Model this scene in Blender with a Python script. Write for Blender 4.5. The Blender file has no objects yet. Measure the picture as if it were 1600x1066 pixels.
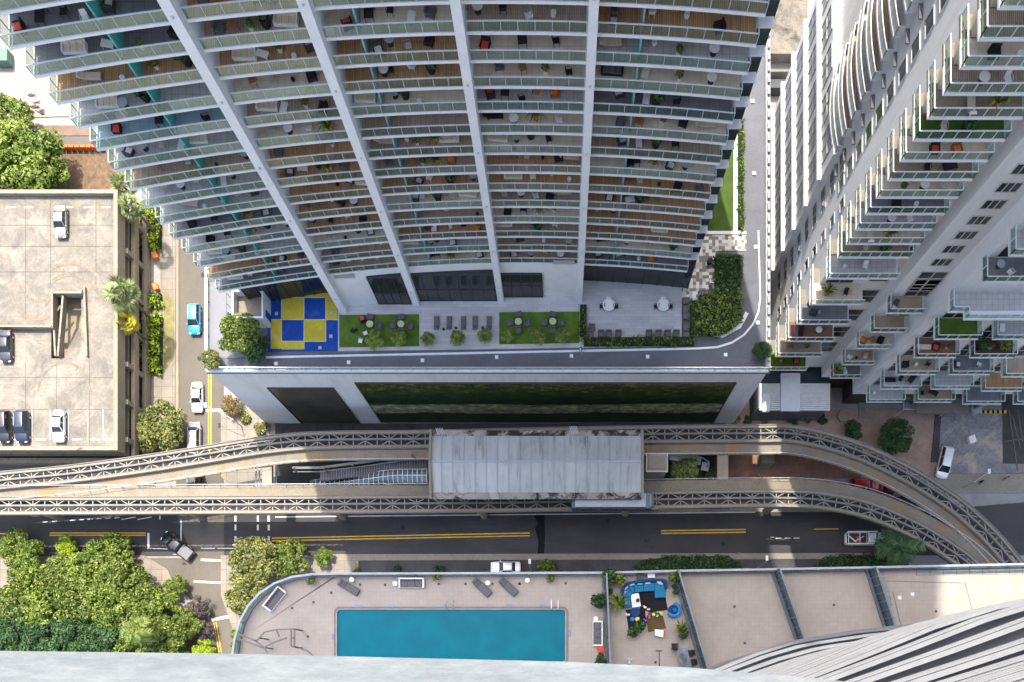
import bpy, math, random
import numpy as np
from mathutils import Vector, Matrix
random.seed(7); rng = np.random.default_rng(7)
C = bpy.context.scene.collection
SC = bpy.context.scene
# ---------------- camera, sky, sun, exposure ----------------
H = 133.0          # eye height above the street
F = 1330.0         # focal length in photo pixels (photo 1600 wide)
cd = bpy.data.cameras.new('camera'); cam = bpy.data.objects.new('camera', cd); C.objects.link(cam)
cam.location = (0, 0, H); cam.rotation_euler = (0, 0, 0)
cd.sensor_width = 36; cd.lens = F/1600*36
cd.shift_x = -75/1600; cd.shift_y = 542/1600
cd.clip_start = 0.05; cd.clip_end = 3000
SC.camera = cam
SUN = Vector((0.123, -0.44, -1.0)).normalized()
sl = bpy.data.lights.new('sun', 'SUN'); sl.energy = 2.0; sl.angle = math.radians(0.5); sl.color = (1, .93, .80)
so = bpy.data.objects.new('sun', sl); C.objects.link(so)
so.rotation_euler = SUN.to_track_quat('-Z', 'Y').to_euler(); so.location = (-30, 60, 260)
w = bpy.data.worlds.new('World'); SC.world = w; w.use_nodes = True
nt = w.node_tree; sky = nt.nodes.new('ShaderNodeTexSky'); sky.sky_type = 'NISHITA'; sky.sun_disc = False
sky.sun_elevation = math.asin(-SUN.z); sky.sun_rotation = math.atan2(-SUN.x, -SUN.y)
sky.air_density = 1.0; sky.dust_density = 4.0; sky.ozone_density = 0.4
bg = nt.nodes['Background']; bg.inputs['Strength'].default_value = 0.15
nt.links.new(sky.outputs[0], bg.inputs['Color'])
SC.view_settings.view_transform = 'Standard'; SC.view_settings.look = 'None'
SC.view_settings.exposure = 1.92; SC.view_settings.gamma = 1
SC.cycles.max_bounces = 8; SC.cycles.transparent_max_bounces = 16; SC.cycles.diffuse_bounces = 5
SC.cycles.caustics_reflective = False; SC.cycles.caustics_refractive = False

def W(px, py, z=0.0):
    d = (H - z)/F
    return ((px-875)*d, (1075-py)*d, z)
def W2(px, py, z=0.0): return W(px, py, z)[:2]

# ---------------- materials ----------------
MATS = {}
def newmat(name):
    m = bpy.data.materials.new(name); m.use_nodes = True
    return m, m.node_tree, m.node_tree.nodes['Principled BSDF']
def N(nt, t, **k):
    n = nt.nodes.new(t)
    for a, b in k.items(): setattr(n, a, b)
    return n
def noise(nt, scale, detail=5, rough=.6, coord='Object', sc=(1,1,1), dist=0):
    tc = N(nt, 'ShaderNodeTexCoord'); mp = N(nt, 'ShaderNodeMapping'); mp.inputs['Scale'].default_value = sc
    nt.links.new(tc.outputs[coord], mp.inputs[0])
    n = N(nt, 'ShaderNodeTexNoise'); n.inputs['Scale'].default_value = scale; n.inputs['Detail'].default_value = detail
    n.inputs['Roughness'].default_value = rough; n.inputs['Distortion'].default_value = dist
    nt.links.new(mp.outputs[0], n.inputs['Vector']); return n
def ramp(nt, src, stops, interp='LINEAR'):
    r = N(nt, 'ShaderNodeValToRGB'); e = r.color_ramp; e.interpolation = interp
    while len(e.elements) > 1: e.elements.remove(e.elements[-1])
    e.elements[0].position = stops[0][0]; e.elements[0].color = (*stops[0][1], 1)
    for p, c in stops[1:]:
        x = e.elements.new(p); x.color = (*c, 1)
    nt.links.new(src, r.inputs[0]); return r
def mul(nt, a, b, fac=1.0, mode='MULTIPLY'):
    m = N(nt, 'ShaderNodeMix', data_type='RGBA', blend_type=mode); m.inputs[0].default_value = fac
    nt.links.new(a, m.inputs[6]); nt.links.new(b, m.inputs[7]); return m.outputs[2]
def sc3(c, k): return tuple(max(0, min(1, x*k)) for x in c)
def mat(name, col, rough=.7, var=.25, scale=.6, fine=0.15, fscale=9, metal=0, bump=0.0, sx=(1,1,1), stain=None, coat=0):
    if name in MATS: return MATS[name]
    m, t, b = newmat(name)
    n1 = noise(t, scale, 6, .65, sc=sx)
    r1 = ramp(t, n1.outputs[0], [(.25, sc3(col, 1-var)), (.5, col), (.75, sc3(col, 1+var))])
    out = r1.outputs[0]
    if fine:
        n2 = noise(t, fscale, 4, .7, sc=sx)
        r2 = ramp(t, n2.outputs[0], [(.3, (1-fine,)*3), (.7, (1,)*3)])
        out = mul(t, out, r2.outputs[0])
    if stain:
        n3 = noise(t, stain[1], 7, .75, sc=stain[4] if len(stain) > 4 else (1,1,1), dist=.6)
        r3 = ramp(t, n3.outputs[0], [(stain[2], (0,0,0)), (stain[3], (1,1,1))])
        mx = N(t, 'ShaderNodeMix', data_type='RGBA'); t.links.new(r3.outputs[0], mx.inputs[0])
        t.links.new(out, mx.inputs[6]); mx.inputs[7].default_value = (*stain[0], 1); out = mx.outputs[2]
    t.links.new(out, b.inputs['Base Color'])
    b.inputs['Roughness'].default_value = rough; b.inputs['Metallic'].default_value = metal; b.inputs['Specular IOR Level'].default_value = .15 if rough > .45 else .5
    if coat: b.inputs['Coat Weight'].default_value = coat; b.inputs['Coat Roughness'].default_value = .05
    if bump:
        bn = N(t, 'ShaderNodeBump'); bn.inputs['Strength'].default_value = bump; bn.inputs['Distance'].default_value = .05
        n4 = noise(t, fscale*2, 4, .7); t.links.new(n4.outputs[0], bn.inputs['Height']); t.links.new(bn.outputs[0], b.inputs['Normal'])
    MATS[name] = m; return m
def flat(name, col, rough=.6, metal=0, coat=0): return mat(name, col, rough, .10, 1.5, .06, 14, metal, coat=coat)
def glass(name, tint, fac=.35, rough=.05, trans=(1,1,1), dirt=.12):
    if name in MATS: return MATS[name]
    m = bpy.data.materials.new(name); m.use_nodes = True; t = m.node_tree; t.nodes.clear()
    o = N(t, 'ShaderNodeOutputMaterial'); tr = N(t, 'ShaderNodeBsdfTransparent'); tr.inputs[0].default_value = (*trans, 1)
    g = N(t, 'ShaderNodeBsdfGlossy'); g.inputs[0].default_value = (*tint, 1); g.inputs['Roughness'].default_value = rough
    d = N(t, 'ShaderNodeBsdfDiffuse'); d.inputs[0].default_value = (*tint, 1)
    m1 = N(t, 'ShaderNodeMixShader'); m1.inputs[0].default_value = fac
    t.links.new(tr.outputs[0], m1.inputs[1]); t.links.new(g.outputs[0], m1.inputs[2])
    m2 = N(t, 'ShaderNodeMixShader'); m2.inputs[0].default_value = dirt
    nz = noise(t, 1.7, 5, .7); rr = ramp(t, nz.outputs[0], [(.3, (dirt*.3,)*3), (.7, (dirt*1.7,)*3)]); t.links.new(rr.outputs[0], m2.inputs[0])
    t.links.new(m1.outputs[0], m2.inputs[1]); t.links.new(d.outputs[0], m2.inputs[2]); t.links.new(m2.outputs[0], o.inputs[0])
    MATS[name] = m; return m
def brick(name, c1, c2, mortar, scale, bw=.5, rh=.25, ms=.02, rough=.8, sq=1, offs=.5, nvar=.3, rot=0):
    if name in MATS: return MATS[name]
    m, t, b = newmat(name)
    tc = N(t, 'ShaderNodeTexCoord'); mp = N(t, 'ShaderNodeMapping'); mp.inputs['Rotation'].default_value = (0, 0, rot)
    t.links.new(tc.outputs['Object'], mp.inputs[0])
    br = N(t, 'ShaderNodeTexBrick'); br.inputs['Scale'].default_value = scale; br.inputs['Brick Width'].default_value = bw
    br.inputs['Row Height'].default_value = rh; br.inputs['Mortar Size'].default_value = ms; br.offset = offs
    br.inputs['Color1'].default_value = (*c1, 1); br.inputs['Color2'].default_value = (*c2, 1); br.inputs['Mortar'].default_value = (*mortar, 1)
    t.links.new(mp.outputs[0], br.inputs['Vector'])
    n = noise(t, .5, 6, .7); r = ramp(t, n.outputs[0], [(.3, (1-nvar,)*3), (.7, (1,)*3)])
    t.links.new(mul(t, br.outputs[0], r.outputs[0]), b.inputs['Base Color']); b.inputs['Roughness'].default_value = rough
    MATS[name] = m; return m
def leafmat(name, dark, mid, light, trans=.25):
    if name in MATS: return MATS[name]
    m, t, b = newmat(name)
    g = N(t, 'ShaderNodeNewGeometry')
    r = ramp(t, g.outputs['Random Per Island'], [(0, dark), (.5, mid), (1, light)])
    n = noise(t, .9, 3, .5); r2 = ramp(t, n.outputs[0], [(.36, (.5,.55,.5)), (.6, (1.0,1.0,1.0))])  # noise darkening puts the shade of gaps between leaf clumps into the colour
    c = mul(t, r.outputs[0], r2.outputs[0]); t.links.new(c, b.inputs['Base Color']); b.inputs['Roughness'].default_value = .5
    b.inputs['Specular IOR Level'].default_value = .3
    tl = N(t, 'ShaderNodeBsdfTranslucent'); t.links.new(c, tl.inputs[0])
    ms = N(t, 'ShaderNodeMixShader'); ms.inputs[0].default_value = trans
    o = [x for x in t.nodes if x.type == 'OUTPUT_MATERIAL'][0]
    t.links.new(b.outputs[0], ms.inputs[1]); t.links.new(tl.outputs[0], ms.inputs[2]); t.links.new(ms.outputs[0], o.inputs[0])
    MATS[name] = m; return m
# palette
white = mat('white_render', (.62,.63,.65), .6, .09, .22, .1, 3, stain=((.42,.43,.45), .45, .5, .78, (1,1,.13)))
wwall = mat('white_wall_paint', (.70,.695,.70), .65, .07, .15, .08, 2, stain=((.46,.46,.47), .35, .5, .8, (1,1,.10)))
slabw = mat('slab_paint', (.70,.715,.75), .55, .08, .5, .1, 5)
tan = mat('tan_concrete', (.27,.23,.165), .8, .2, .4, .2, 6, stain=((.2,.17,.13), .5, .62, .8))
conc = mat('weathered_concrete', (.26,.235,.19), .85, .22, .12, .22, 3, stain=((.20,.19,.17), .18, .5, .78))
walk = brick('sidewalk_flags', (.25,.22,.18), (.21,.19,.155), (.12,.105,.09), .25, .42, .42, .008, offs=0, nvar=.25)
asph = mat('asphalt', (.062,.061,.062), .85, .25, .12, .3, 6, stain=((.075,.073,.072), .09, .48, .72, (.25,1.6,1)))
asphl = mat('worn_asphalt', (.13,.118,.10), .9, .16, .2, .22, 5, stain=((.13,.12,.11), .15, .5, .75, (1.5,.3,1)))
greyc = mat('grey_concrete', (.30,.29,.27), .85, .2, .3, .25, 5, stain=((.13,.125,.12), .4, .55, .78))
yel = mat('road_yellow', (.75,.48,.05), .7, .2, 1.2, .25, 8)
wht = mat('road_white', (.72,.72,.70), .7, .12, 1.2, .25, 8)
steel = flat('painted_steel', (.42,.44,.47), .4, .3)
dsteel = flat('dark_steel', (.06,.065,.07), .5, .3)
rustc = mat('rust_streaked_concrete', (.235,.21,.165), .85, .18, .5, .25, 5, stain=((.27,.16,.065), .22, .52, .64))
dglass = flat('dark_window_glass', (.02,.023,.028), .12)
dglass2 = flat('blue_dark_glass', (.03,.05,.06), .1)
balg = glass('balcony_glass', (.58,.70,.62), .13, .03, (.82,.88,.86), .02)
clearg = glass('clear_glass', (.7,.8,.82), .22, .04, (.88,.93,.93), .1)
teal = flat('teal_paint', (.10,.42,.40), .6)
grass = mat('lawn_grass', (.065,.11,.025), .9, .4, .5, .35, 20, bump=.5)
turf = mat('artificial_turf', (.085,.155,.025), .9, .45, .45, .3, 12, bump=.5, stain=((.14,.20,.03), .3, .5, .75))  # brighter yellow-green patches put dappled light into the turf colour
soil = mat('planting_soil', (.09,.065,.045), .95, .3, .8, .3, 8)
wood = brick('wood_decking', (.60,.36,.18), (.42,.235,.11), (.08,.05,.03), 1.0, 3.0, .14, .012, nvar=.2, rot=math.pi/2)
wood2 = brick('grey_wood_decking', (.50,.40,.30), (.38,.30,.22), (.08,.06,.05), 1.0, 3.0, .14, .012, nvar=.2, rot=math.pi/2)
tileb = brick('beige_tiles', (.72,.63,.50), (.67,.58,.46), (.40,.35,.3), 1.0, .6, .6, .01, offs=0, nvar=.2)
tileg = brick('grey_tiles', (.50,.49,.48), (.44,.44,.44), (.14,.14,.15), 1.0, .6, .6, .01, offs=0, nvar=.2)
tiled = brick('slate_tiles', (.17,.175,.19), (.20,.205,.22), (.06,.06,.07), 1.0, .9, .9, .01, offs=0, nvar=.2)
tilel = brick('pale_blue_tiles', (.26,.38,.46), (.30,.42,.48), (.2,.2,.22), 1.0, .9, .9, .01, offs=0, nvar=.2)
redb = brick('red_brick_paving', (.30,.14,.09), (.24,.13,.10), (.14,.09,.07), 2.0, .5, .25, .02, nvar=.4)
pinkb = brick('pink_brick_paving', (.42,.29,.22), (.36,.25,.20), (.2,.14,.11), 2.0, .5, .25, .02, nvar=.35)
cobble = mat('grey_cobble_paving', (.26,.25,.25), .85, .35, .35, .45, 4.5, stain=((.36,.31,.25), .2, .5, .6))
patio = brick('stone_patio_paving', (.50,.50,.52), (.40,.41,.44), (.3,.3,.31), 1.0, 1.6, .4, .008, nvar=.12)
travert = brick('pool_deck_paving', (.38,.345,.31), (.36,.327,.293), (.28,.25,.225), 1.6, .6, .6, .008, offs=0, nvar=.2)
drive = mat('grey_deck_coating', (.125,.133,.155), .75, .15, .25, .15, 4, stain=((.085,.09,.10), .2, .5, .75, (.5,1.3,1)))
alum = flat('aluminium', (.55,.57,.6), .35, .6)
wplast = flat('white_plastic', (.75,.75,.74), .45)
blackp = flat('black_woven', (.025,.025,.028), .6)
greyf = flat('grey_wicker', (.12,.12,.135), .8)
beigef = flat('beige_cushion', (.62,.54,.42), .85)
brownw = mat('brown_timber', (.30,.14,.06), .6, .3, 2, .2, 12)
redf = flat('red_cushion', (.62,.08,.05), .8)
bluef = flat('blue_cushion', (.03,.20,.48), .8)
dblue = flat('navy_fabric', (.015,.05,.16), .8)
orangef = flat('orange_cushion', (.75,.22,.05), .8)
pinkf = flat('pink_fabric', (.7,.3,.35), .8)
terra = flat('terracotta', (.45,.17,.08), .8)
bark = mat('bark', (.16,.12,.09), .9, .3, 3, .3, 10)
LF = {
 'fresh': leafmat('fresh_green_leaves', (.045,.085,.012), (.17,.25,.035), (.36,.42,.08)),
 'mid':   leafmat('mid_green_leaves', (.035,.07,.012), (.14,.20,.035), (.34,.38,.085)),
 'dark':  leafmat('dark_green_leaves', (.012,.045,.018), (.045,.11,.035), (.12,.20,.065)),
 'olive': leafmat('olive_leaves', (.07,.08,.02), (.20,.23,.06), (.42,.40,.14)),
 'yellow':leafmat('yellow_fronds', (.30,.26,.02), (.55,.48,.04), (.70,.62,.10)),
 'palm':  leafmat('palm_fronds', (.06,.09,.03), (.18,.24,.08), (.42,.46,.20)),
 'russet':leafmat('russet_leaves', (.08,.05,.02), (.25,.17,.06), (.42,.30,.10)),
 'lime':  leafmat('lime_leaves', (.12,.20,.01), (.34,.46,.02), (.58,.66,.06)),
 'purple':leafmat('purple_brown_leaves', (.06,.04,.05), (.14,.10,.11), (.24,.19,.19)),
}
# ---------------- mesh builder ----------------
class MB:
    def __init__(s): s.v = []; s.f = []
    def add(s, vs, fs):
        o = len(s.v); s.v += [tuple(p) for p in vs]; s.f += [tuple(i+o for i in f) for f in fs]; return s
    def box(s, cx, cy, cz, sx, sy, sz, rz=0):
        c, n = math.cos(rz), math.sin(rz); vs = []
        for z in (-.5, .5):
            for x, y in ((-.5,-.5),(.5,-.5),(.5,.5),(-.5,.5)):
                X, Y = x*sx, y*sy; vs.append((cx+X*c-Y*n, cy+X*n+Y*c, cz+z*sz))
        return s.add(vs, [(3,2,1,0),(4,5,6,7),(0,1,5,4),(1,2,6,5),(2,3,7,6),(3,0,4,7)])
    def b2(s, x0, x1, y0, y1, z0, z1): return s.box((x0+x1)/2, (y0+y1)/2, (z0+z1)/2, abs(x1-x0), abs(y1-y0), abs(z1-z0))
    def prism(s, poly, z0, z1):
        a = sum(poly[i][0]*poly[(i+1) % len(poly)][1]-poly[(i+1) % len(poly)][0]*poly[i][1] for i in range(len(poly)))
        if a < 0: poly = poly[::-1]
        n = len(poly)
        vs = [(p[0], p[1], z0) for p in poly]+[(p[0], p[1], z1) for p in poly]
        return s.add(vs, [tuple(range(n))[::-1], tuple(range(n, 2*n))]+[(i, (i+1) % n, n+(i+1) % n, n+i) for i in range(n)])
    def cyl(s, x, y, z0, z1, r, n=12, r2=None):
        r2 = r if r2 is None else r2
        vs = [(x+r*math.cos(2*math.pi*i/n), y+r*math.sin(2*math.pi*i/n), z0) for i in range(n)]
        vs += [(x+r2*math.cos(2*math.pi*i/n), y+r2*math.sin(2*math.pi*i/n), z1) for i in range(n)]
        return s.add(vs, [tuple(range(n))[::-1], tuple(range(n, 2*n))]+[(i, (i+1) % n, n+(i+1) % n, n+i) for i in range(n)])
    def lathe(s, x, y, prof, n=16):
        vs = []; fs = []
        for r, z in prof: vs += [(x+r*math.cos(2*math.pi*i/n), y+r*math.sin(2*math.pi*i/n), z) for i in range(n)]
        for k in range(len(prof)-1):
            for i in range(n): a = k*n+i; b = k*n+(i+1) % n; fs.append((a, b, b+n, a+n))
        fs.append(tuple(range(n))[::-1]); fs.append(tuple(range((len(prof)-1)*n, len(prof)*n)))
        return s.add(vs, fs)
    def bar(s, p, q, w=.05, h=None, r=None):
        p = Vector(p); q = Vector(q); d = q-p
        if d.length < 1e-6: return s
        d.normalize(); u = Vector((0,0,1)) if abs(d.z) < .95 else Vector((1,0,0))
        a = d.cross(u).normalized(); b = a.cross(d).normalized(); h = w if h is None else h
        vs = []
        for e in (p, q):
            for x, y in ((-.5,-.5),(.5,-.5),(.5,.5),(-.5,.5)): vs.append(tuple(e+a*x*w+b*y*h))
        return s.add(vs, [(0,1,2,3),(7,6,5,4),(0,4,5,1),(1,5,6,2),(2,6,7,3),(3,7,4,0)])
    def tube(s, pts, r=.03, n=6, r2=None):
        pts = [Vector(p) for p in pts]; vs = []; fs = []; m = len(pts)
        for k, p in enumerate(pts):
            d = (pts[min(k+1, m-1)]-pts[max(k-1, 0)]).normalized()
            u = Vector((0,0,1)) if abs(d.z) < .9 else Vector((1,0,0))
            a = d.cross(u).normalized(); b = a.cross(d)
            rr = r if r2 is None else r+(r2-r)*k/max(1, m-1)
            for i in range(n): t = 2*math.pi*i/n; vs.append(tuple(p+a*math.cos(t)*rr+b*math.sin(t)*rr))
        for k in range(m-1):
            for i in range(n): fs.append((k*n+i, k*n+(i+1) % n, (k+1)*n+(i+1) % n, (k+1)*n+i))
        fs.append(tuple(range(n))[::-1]); fs.append(tuple(range((m-1)*n, m*n)))
        return s.add(vs, fs)
    def ribbon(s, pts, o0, o1, z0, z1):
        """box section swept along a plan path; o0/o1 sideways offsets (left positive)"""
        P = [Vector(p[:2]) for p in pts]; L = []; R = []
        for k, p in enumerate(P):
            d = (P[min(k+1, len(P)-1)]-P[max(k-1, 0)]).normalized(); n = Vector((-d.y, d.x))
            L.append(p+n*o0); R.append(p+n*o1)
        vs = []
        for a, b in zip(L, R): vs += [(a.x,a.y,z0), (b.x,b.y,z0), (b.x,b.y,z1), (a.x,a.y,z1)]
        fs = [(3,2,1,0)]; m = len(P)
        for k in range(m-1):
            o = 4*k
            for i in range(4): fs.append((o+i, o+(i+1) % 4, o+4+(i+1) % 4, o+4+i))
        o = 4*(m-1); fs.append((o, o+1, o+2, o+3))
        return s.add(vs, fs)
    def build(s, name, m, parent=None, label=None, cat=None, group=None, kind=None, world=False, bevel=0, smooth=False):
        me = bpy.data.meshes.new(name); v = s.v
        off = (0, 0, 0)
        if parent is not None and world: off = WORLDLOC[parent.name]
        elif parent is None and kind != 'structure':
            xs = [p[0] for p in v]; ys = [p[1] for p in v]; zs = [p[2] for p in v]
            off = ((min(xs)+max(xs))/2, (min(ys)+max(ys))/2, min(zs))
        if off != (0, 0, 0): v = [(p[0]-off[0], p[1]-off[1], p[2]-off[2]) for p in v]
        me.from_pydata(v, [], s.f); me.materials.append(m)
        o = bpy.data.objects.new(name, me); C.objects.link(o)
        if parent is not None:
            o.parent = parent; CH.setdefault(parent.name, []).append(o)
            if world: WORLDLOC[o.name] = off
        else: o.location = off; WORLDLOC[o.name] = off
        if smooth:
            for p in me.polygons: p.use_smooth = True
        if bevel:
            md = o.modifiers.new('bevel', 'BEVEL'); md.width = bevel; md.segments = 2; md.limit_method = 'ANGLE'
        tag(o, label, cat, group, kind); return o
WORLDLOC = {}; CH = {}
def tag(o, label=None, cat=None, group=None, kind=None):
    for k, v in (('label', label), ('category', cat), ('group', group), ('kind', kind)):
        if v: o[k] = v
    return o
def thing(name, label, cat, loc=(0,0,0), rz=0, group=None):
    o = bpy.data.objects.new(name, None); C.objects.link(o); o.location = loc; o.rotation_euler = (0,0,rz)
    o.empty_display_size = .3; WORLDLOC[o.name] = tuple(loc); return tag(o, label, cat, group)
def dup(root, loc, rz, label, group=None, scale=None):
    def cp(o, par):
        c = o.copy(); C.objects.link(c); c.parent = par
        if par is not None: CH.setdefault(par.name, []).append(c)
        for ch in CH.get(o.name, ()): cp(ch, c)
        return c
    r = cp(root, None); r.location = loc; r.rotation_euler = (0,0,rz); r['label'] = label
    if group: r['group'] = group
    if scale: r.scale = (scale,)*3 if not isinstance(scale, tuple) else scale
    return r
PROTO = {}
def place(key, maker, loc, rz, label, group=None, scale=None):
    """first use moves the prototype itself, later uses copy it"""
    if key not in PROTO:
        r = maker(); PROTO[key] = r; r.location = loc; r.rotation_euler = (0,0,rz); r['label'] = label
        if group: r['group'] = group
        if scale: r.scale = (scale,)*3 if not isinstance(scale, tuple) else scale
        bpy.context.view_layer.update(); return r
    return dup(PROTO[key], loc, rz, label, group, scale)
def sheet(name, pts, z, m, zpx=None, kind='structure', **k):
    zz = z if zpx is None else zpx
    b = MB(); P = [W2(x, y, zz) for x, y in pts]; b.prism(P, z-.03, z); return b.build(name, m, kind=kind, **k)
def blockpx(name, pts, z0, z1, m, kind='structure', zp=None, **k):
    b = MB(); b.prism([W2(x, y, z1 if zp is None else zp) for x, y in pts], z0, z1); return b.build(name, m, kind=kind, **k)
# ---------------- vegetation ----------------
def leaves(mb, cen, rad, n, size, seed, up=.5, shell=.75):
    r = np.random.default_rng(seed)
    d = r.normal(size=(n, 3)); d /= np.linalg.norm(d, axis=1)[:, None]
    rr = shell+(1-shell)*r.random(n); rr = np.where(r.random(n) < .15, r.random(n), rr)
    P = np.array(cen)+d*rr[:, None]*np.array(rad)
    nn = d+r.normal(size=(n, 3))*.7; nn[:, 2] += up; nn /= np.linalg.norm(nn, axis=1)[:, None]
    t = np.cross(nn, r.normal(size=(n, 3))); t /= np.linalg.norm(t, axis=1)[:, None]; u = np.cross(nn, t)
    s = size*(.6+.8*r.random(n))[:, None]
    A = P-t*s; B = P+u*s*.5; Cc = P+t*s; D = P-u*s*.5
    V = np.stack([A, B, Cc, D], 1).reshape(-1, 3)
    o = len(mb.v); mb.v += [tuple(x) for x in V.tolist()]
    mb.f += [(o+4*i, o+4*i+1, o+4*i+2, o+4*i+3) for i in range(n)]
def tree_proto(key, lf, seed, clumps=22, n=150, leaf=.11, hgt=1.0, spread=.80, trunk=.07, gap=.0):
    """unit tree: crown radius about 1, trunk foot at the origin"""
    def mk():
        r = random.Random(seed); t = thing('broadleaf_tree', '', 'tree')
        tr = MB(); tr.tube([(0,0,0), (.03,.02,hgt*.35), (0,.03,hgt*.7)], trunk, 8, trunk*.7)
        cr = MB(); top = []
        for k in range(clumps):
            a = r.random()*6.283; q = math.sqrt(r.random())*spread; z = hgt*.7+(1-q*q)*.55*r.uniform(.3, 1.0)
            c = (q*math.cos(a), q*math.sin(a), z); cr_ = r.uniform(.10, .30); top.append(c)
            leaves(cr, c, (cr_, cr_, cr_*.7), n, leaf, seed*100+k)
        for c in top[:9]: tr.tube([(0,.02,hgt*.55), (c[0]*.5, c[1]*.5, hgt*.7+.08), (c[0]*.92, c[1]*.92, c[2])], trunk*.5, 5, trunk*.12)
        tr.build('trunk', bark, t); cr.build('crown', LF[lf], t); return t
    return mk
TREES = {}
def tree(px, py, R, kind, label, z=0, group=None, hz=1.0, rz=None, zc=None):
    kinds = {'fresh': ('fresh', 11, 26, 170, .10), 'mid': ('mid', 12, 24, 160, .10), 'dark': ('dark', 13, 26, 170, .09),
             'olive': ('olive', 14, 26, 130, .10), 'mid2': ('mid', 15, 16, 130, .12), 'fresh2': ('fresh', 16, 18, 140, .12),
             'dark2': ('dark', 17, 18, 170, .11), 'russet': ('russet', 18, 20, 110, .10), 'lime': ('lime', 19, 18, 150, .11), 'purple': ('purple', 20, 16, 110, .1)}
    k = kinds[kind]; zc = z+R*1.0*hz if zc is None else zc
    x, y = W2(px, py, zc)
    return place('tree_'+kind, tree_proto(kind, k[0], k[1], int(k[2]*2.3), int(k[3]*1.25), k[4]*.52), (x, y, z), random.random()*6 if rz is None else rz, label, group, (R, R, R*hz))
def palm_proto(lf, seed, nf=26, hang=.5):
    def mk():
        r = random.Random(seed); t = thing('palm_tree', '', 'palm')
        tr = MB(); tr.tube([(0,0,0), (.04,.0,1.2), (0,.02,2.6)], .12, 8, .085); tr.build('trunk', bark, t)
        cr = MB()
        for k in range(nf):
            a = k*2.399+r.uniform(-.2, .2); up = r.uniform(.05, .9); L = r.uniform(.85, 1.1)
            pts = []
            for q in range(7):
                s = q/6; rr = L*s*(1-.12*s); z = 2.6+up*s*.8-hang*s*s*(1.3-up*.5)
                pts.append(Vector((rr*math.cos(a), rr*math.sin(a), z)))
            for q in range(1, 7):
                p = pts[q]; d = (pts[q]-pts[q-1]).normalized(); sd = Vector((-math.sin(a), math.cos(a), 0))
                for e in (-1, 1):
                    for h in (0, .5):
                        b0 = p-d*h*L/6; ln = .36*(1-.6*abs(q/6-.45)); tip = b0+sd*e*ln+d*ln*.75+Vector((0,0,-.1*ln))
                        w_ = d*.055
                        cr.add([b0-w_, b0+w_, tip], [(0,1,2)])
            for q in range(6):
                sd = Vector((-math.sin(a), math.cos(a), 0))*.012
                cr.add([pts[q]-sd, pts[q]+sd, pts[q+1]+sd, pts[q+1]-sd], [(0,1,2,3)])
        cr.build('crown', LF[lf], t); return t
    return mk
def fan_proto(lf, seed, nf=30):
    def mk():
        r = random.Random(seed); t = thing('palm_tree', '', 'palm')
        tr = MB(); tr.tube([(0,0,0), (.03,.0,1.4), (0,.0,2.7)], .10, 8, .09); tr.build('trunk', bark, t)
        cr = MB()
        for k in range(nf):
            a = k*2.399; el = r.uniform(-.5, 1.2); L = r.uniform(.4, .62)
            d = Vector((math.cos(a)*math.cos(el), math.sin(a)*math.cos(el), math.sin(el))); c = Vector((0,0,2.7))+d*L
            sd = Vector((-math.sin(a), math.cos(a), 0)); up = d.cross(sd)
            cr.bar(Vector((0,0,2.7)), c, .015)
            for q in range(13):
                b = (q-6)/6*1.35; tip = c+(d*math.cos(b)+sd*math.sin(b)*1.0)*.5+Vector((0,0,-.1)); w_ = (sd*math.cos(b)-d*math.sin(b))*.035
                mid = c+(tip-c)*.55
                cr.add([c, mid-w_, tip, mid+w_], [(0,1,2,3)])
        cr.build('crown', LF[lf], t); return t
    return mk
def palm(px, py, R, kind, label, z=0, h=1.0, group=None, rz=0):
    zc = z+2.7*R*h; x, y = W2(px, py, zc)
    mk = {'feather': palm_proto('mid', 31), 'fan': fan_proto('palm', 32), 'fanyellow': fan_proto('yellow', 33), 'small': palm_proto('mid', 34, 16, .8), 'smalllight': palm_proto('fresh', 35, 16, .8), 'featherdark': palm_proto('dark', 36, 18, .6)}[kind]
    return place('palm_'+kind, mk, (x, y, z), rz, label, group, (R, R, R*h))
def hedge(pts, z0, h, lf, label, dens=30, leaf=.16, group=None, zp=None):
    """clipped hedge on a pixel outline traced at its top"""
    P = [W2(x, y, (z0+h) if zp is None else zp) for x, y in pts]
    xs = [p[0] for p in P]; ys = [p[1] for p in P]
    def inside(x, y):
        c = False; j = len(P)-1
        for i in range(len(P)):
            if (P[i][1] > y) != (P[j][1] > y) and x < (P[j][0]-P[i][0])*(y-P[i][1])/(P[j][1]-P[i][1])+P[i][0]: c = not c
            j = i
        return c
    area = (max(xs)-min(xs))*(max(ys)-min(ys)); cl = MB(); k = 0
    cx, cy = sum(xs)/len(xs), sum(ys)/len(ys)
    ml = min(max(xs)-min(xs), max(ys)-min(ys)); sp = .55
    x = min(xs)
    r = random.Random(int(area*100))
    while x < max(xs)+.01:
        y = min(ys)
        while y < max(ys)+.01:
            X, Y = x+r.uniform(-.15, .15), y+r.uniform(-.15, .15)
            if inside(X, Y):
                hh = h*r.uniform(.75, 1.05); leaves(cl, (X, Y, z0+hh*.55), (.42, .42, hh*.5), dens, leaf, k+int(area), .6)
            k += 1; y += sp
        x += sp
    root = thing('hedge', label, 'hedge', (cx, cy, z0), 0, group)
    core = MB(); core.prism([(cx+(p[0]-cx)*.93, cy+(p[1]-cy)*.93) for p in P], z0, z0+h*.62); core.build('stems', mat('hedge_core', (.02,.035,.012), .95), root, world=True)
    cl.build('foliage', LF[lf], root, world=True); return root
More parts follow.
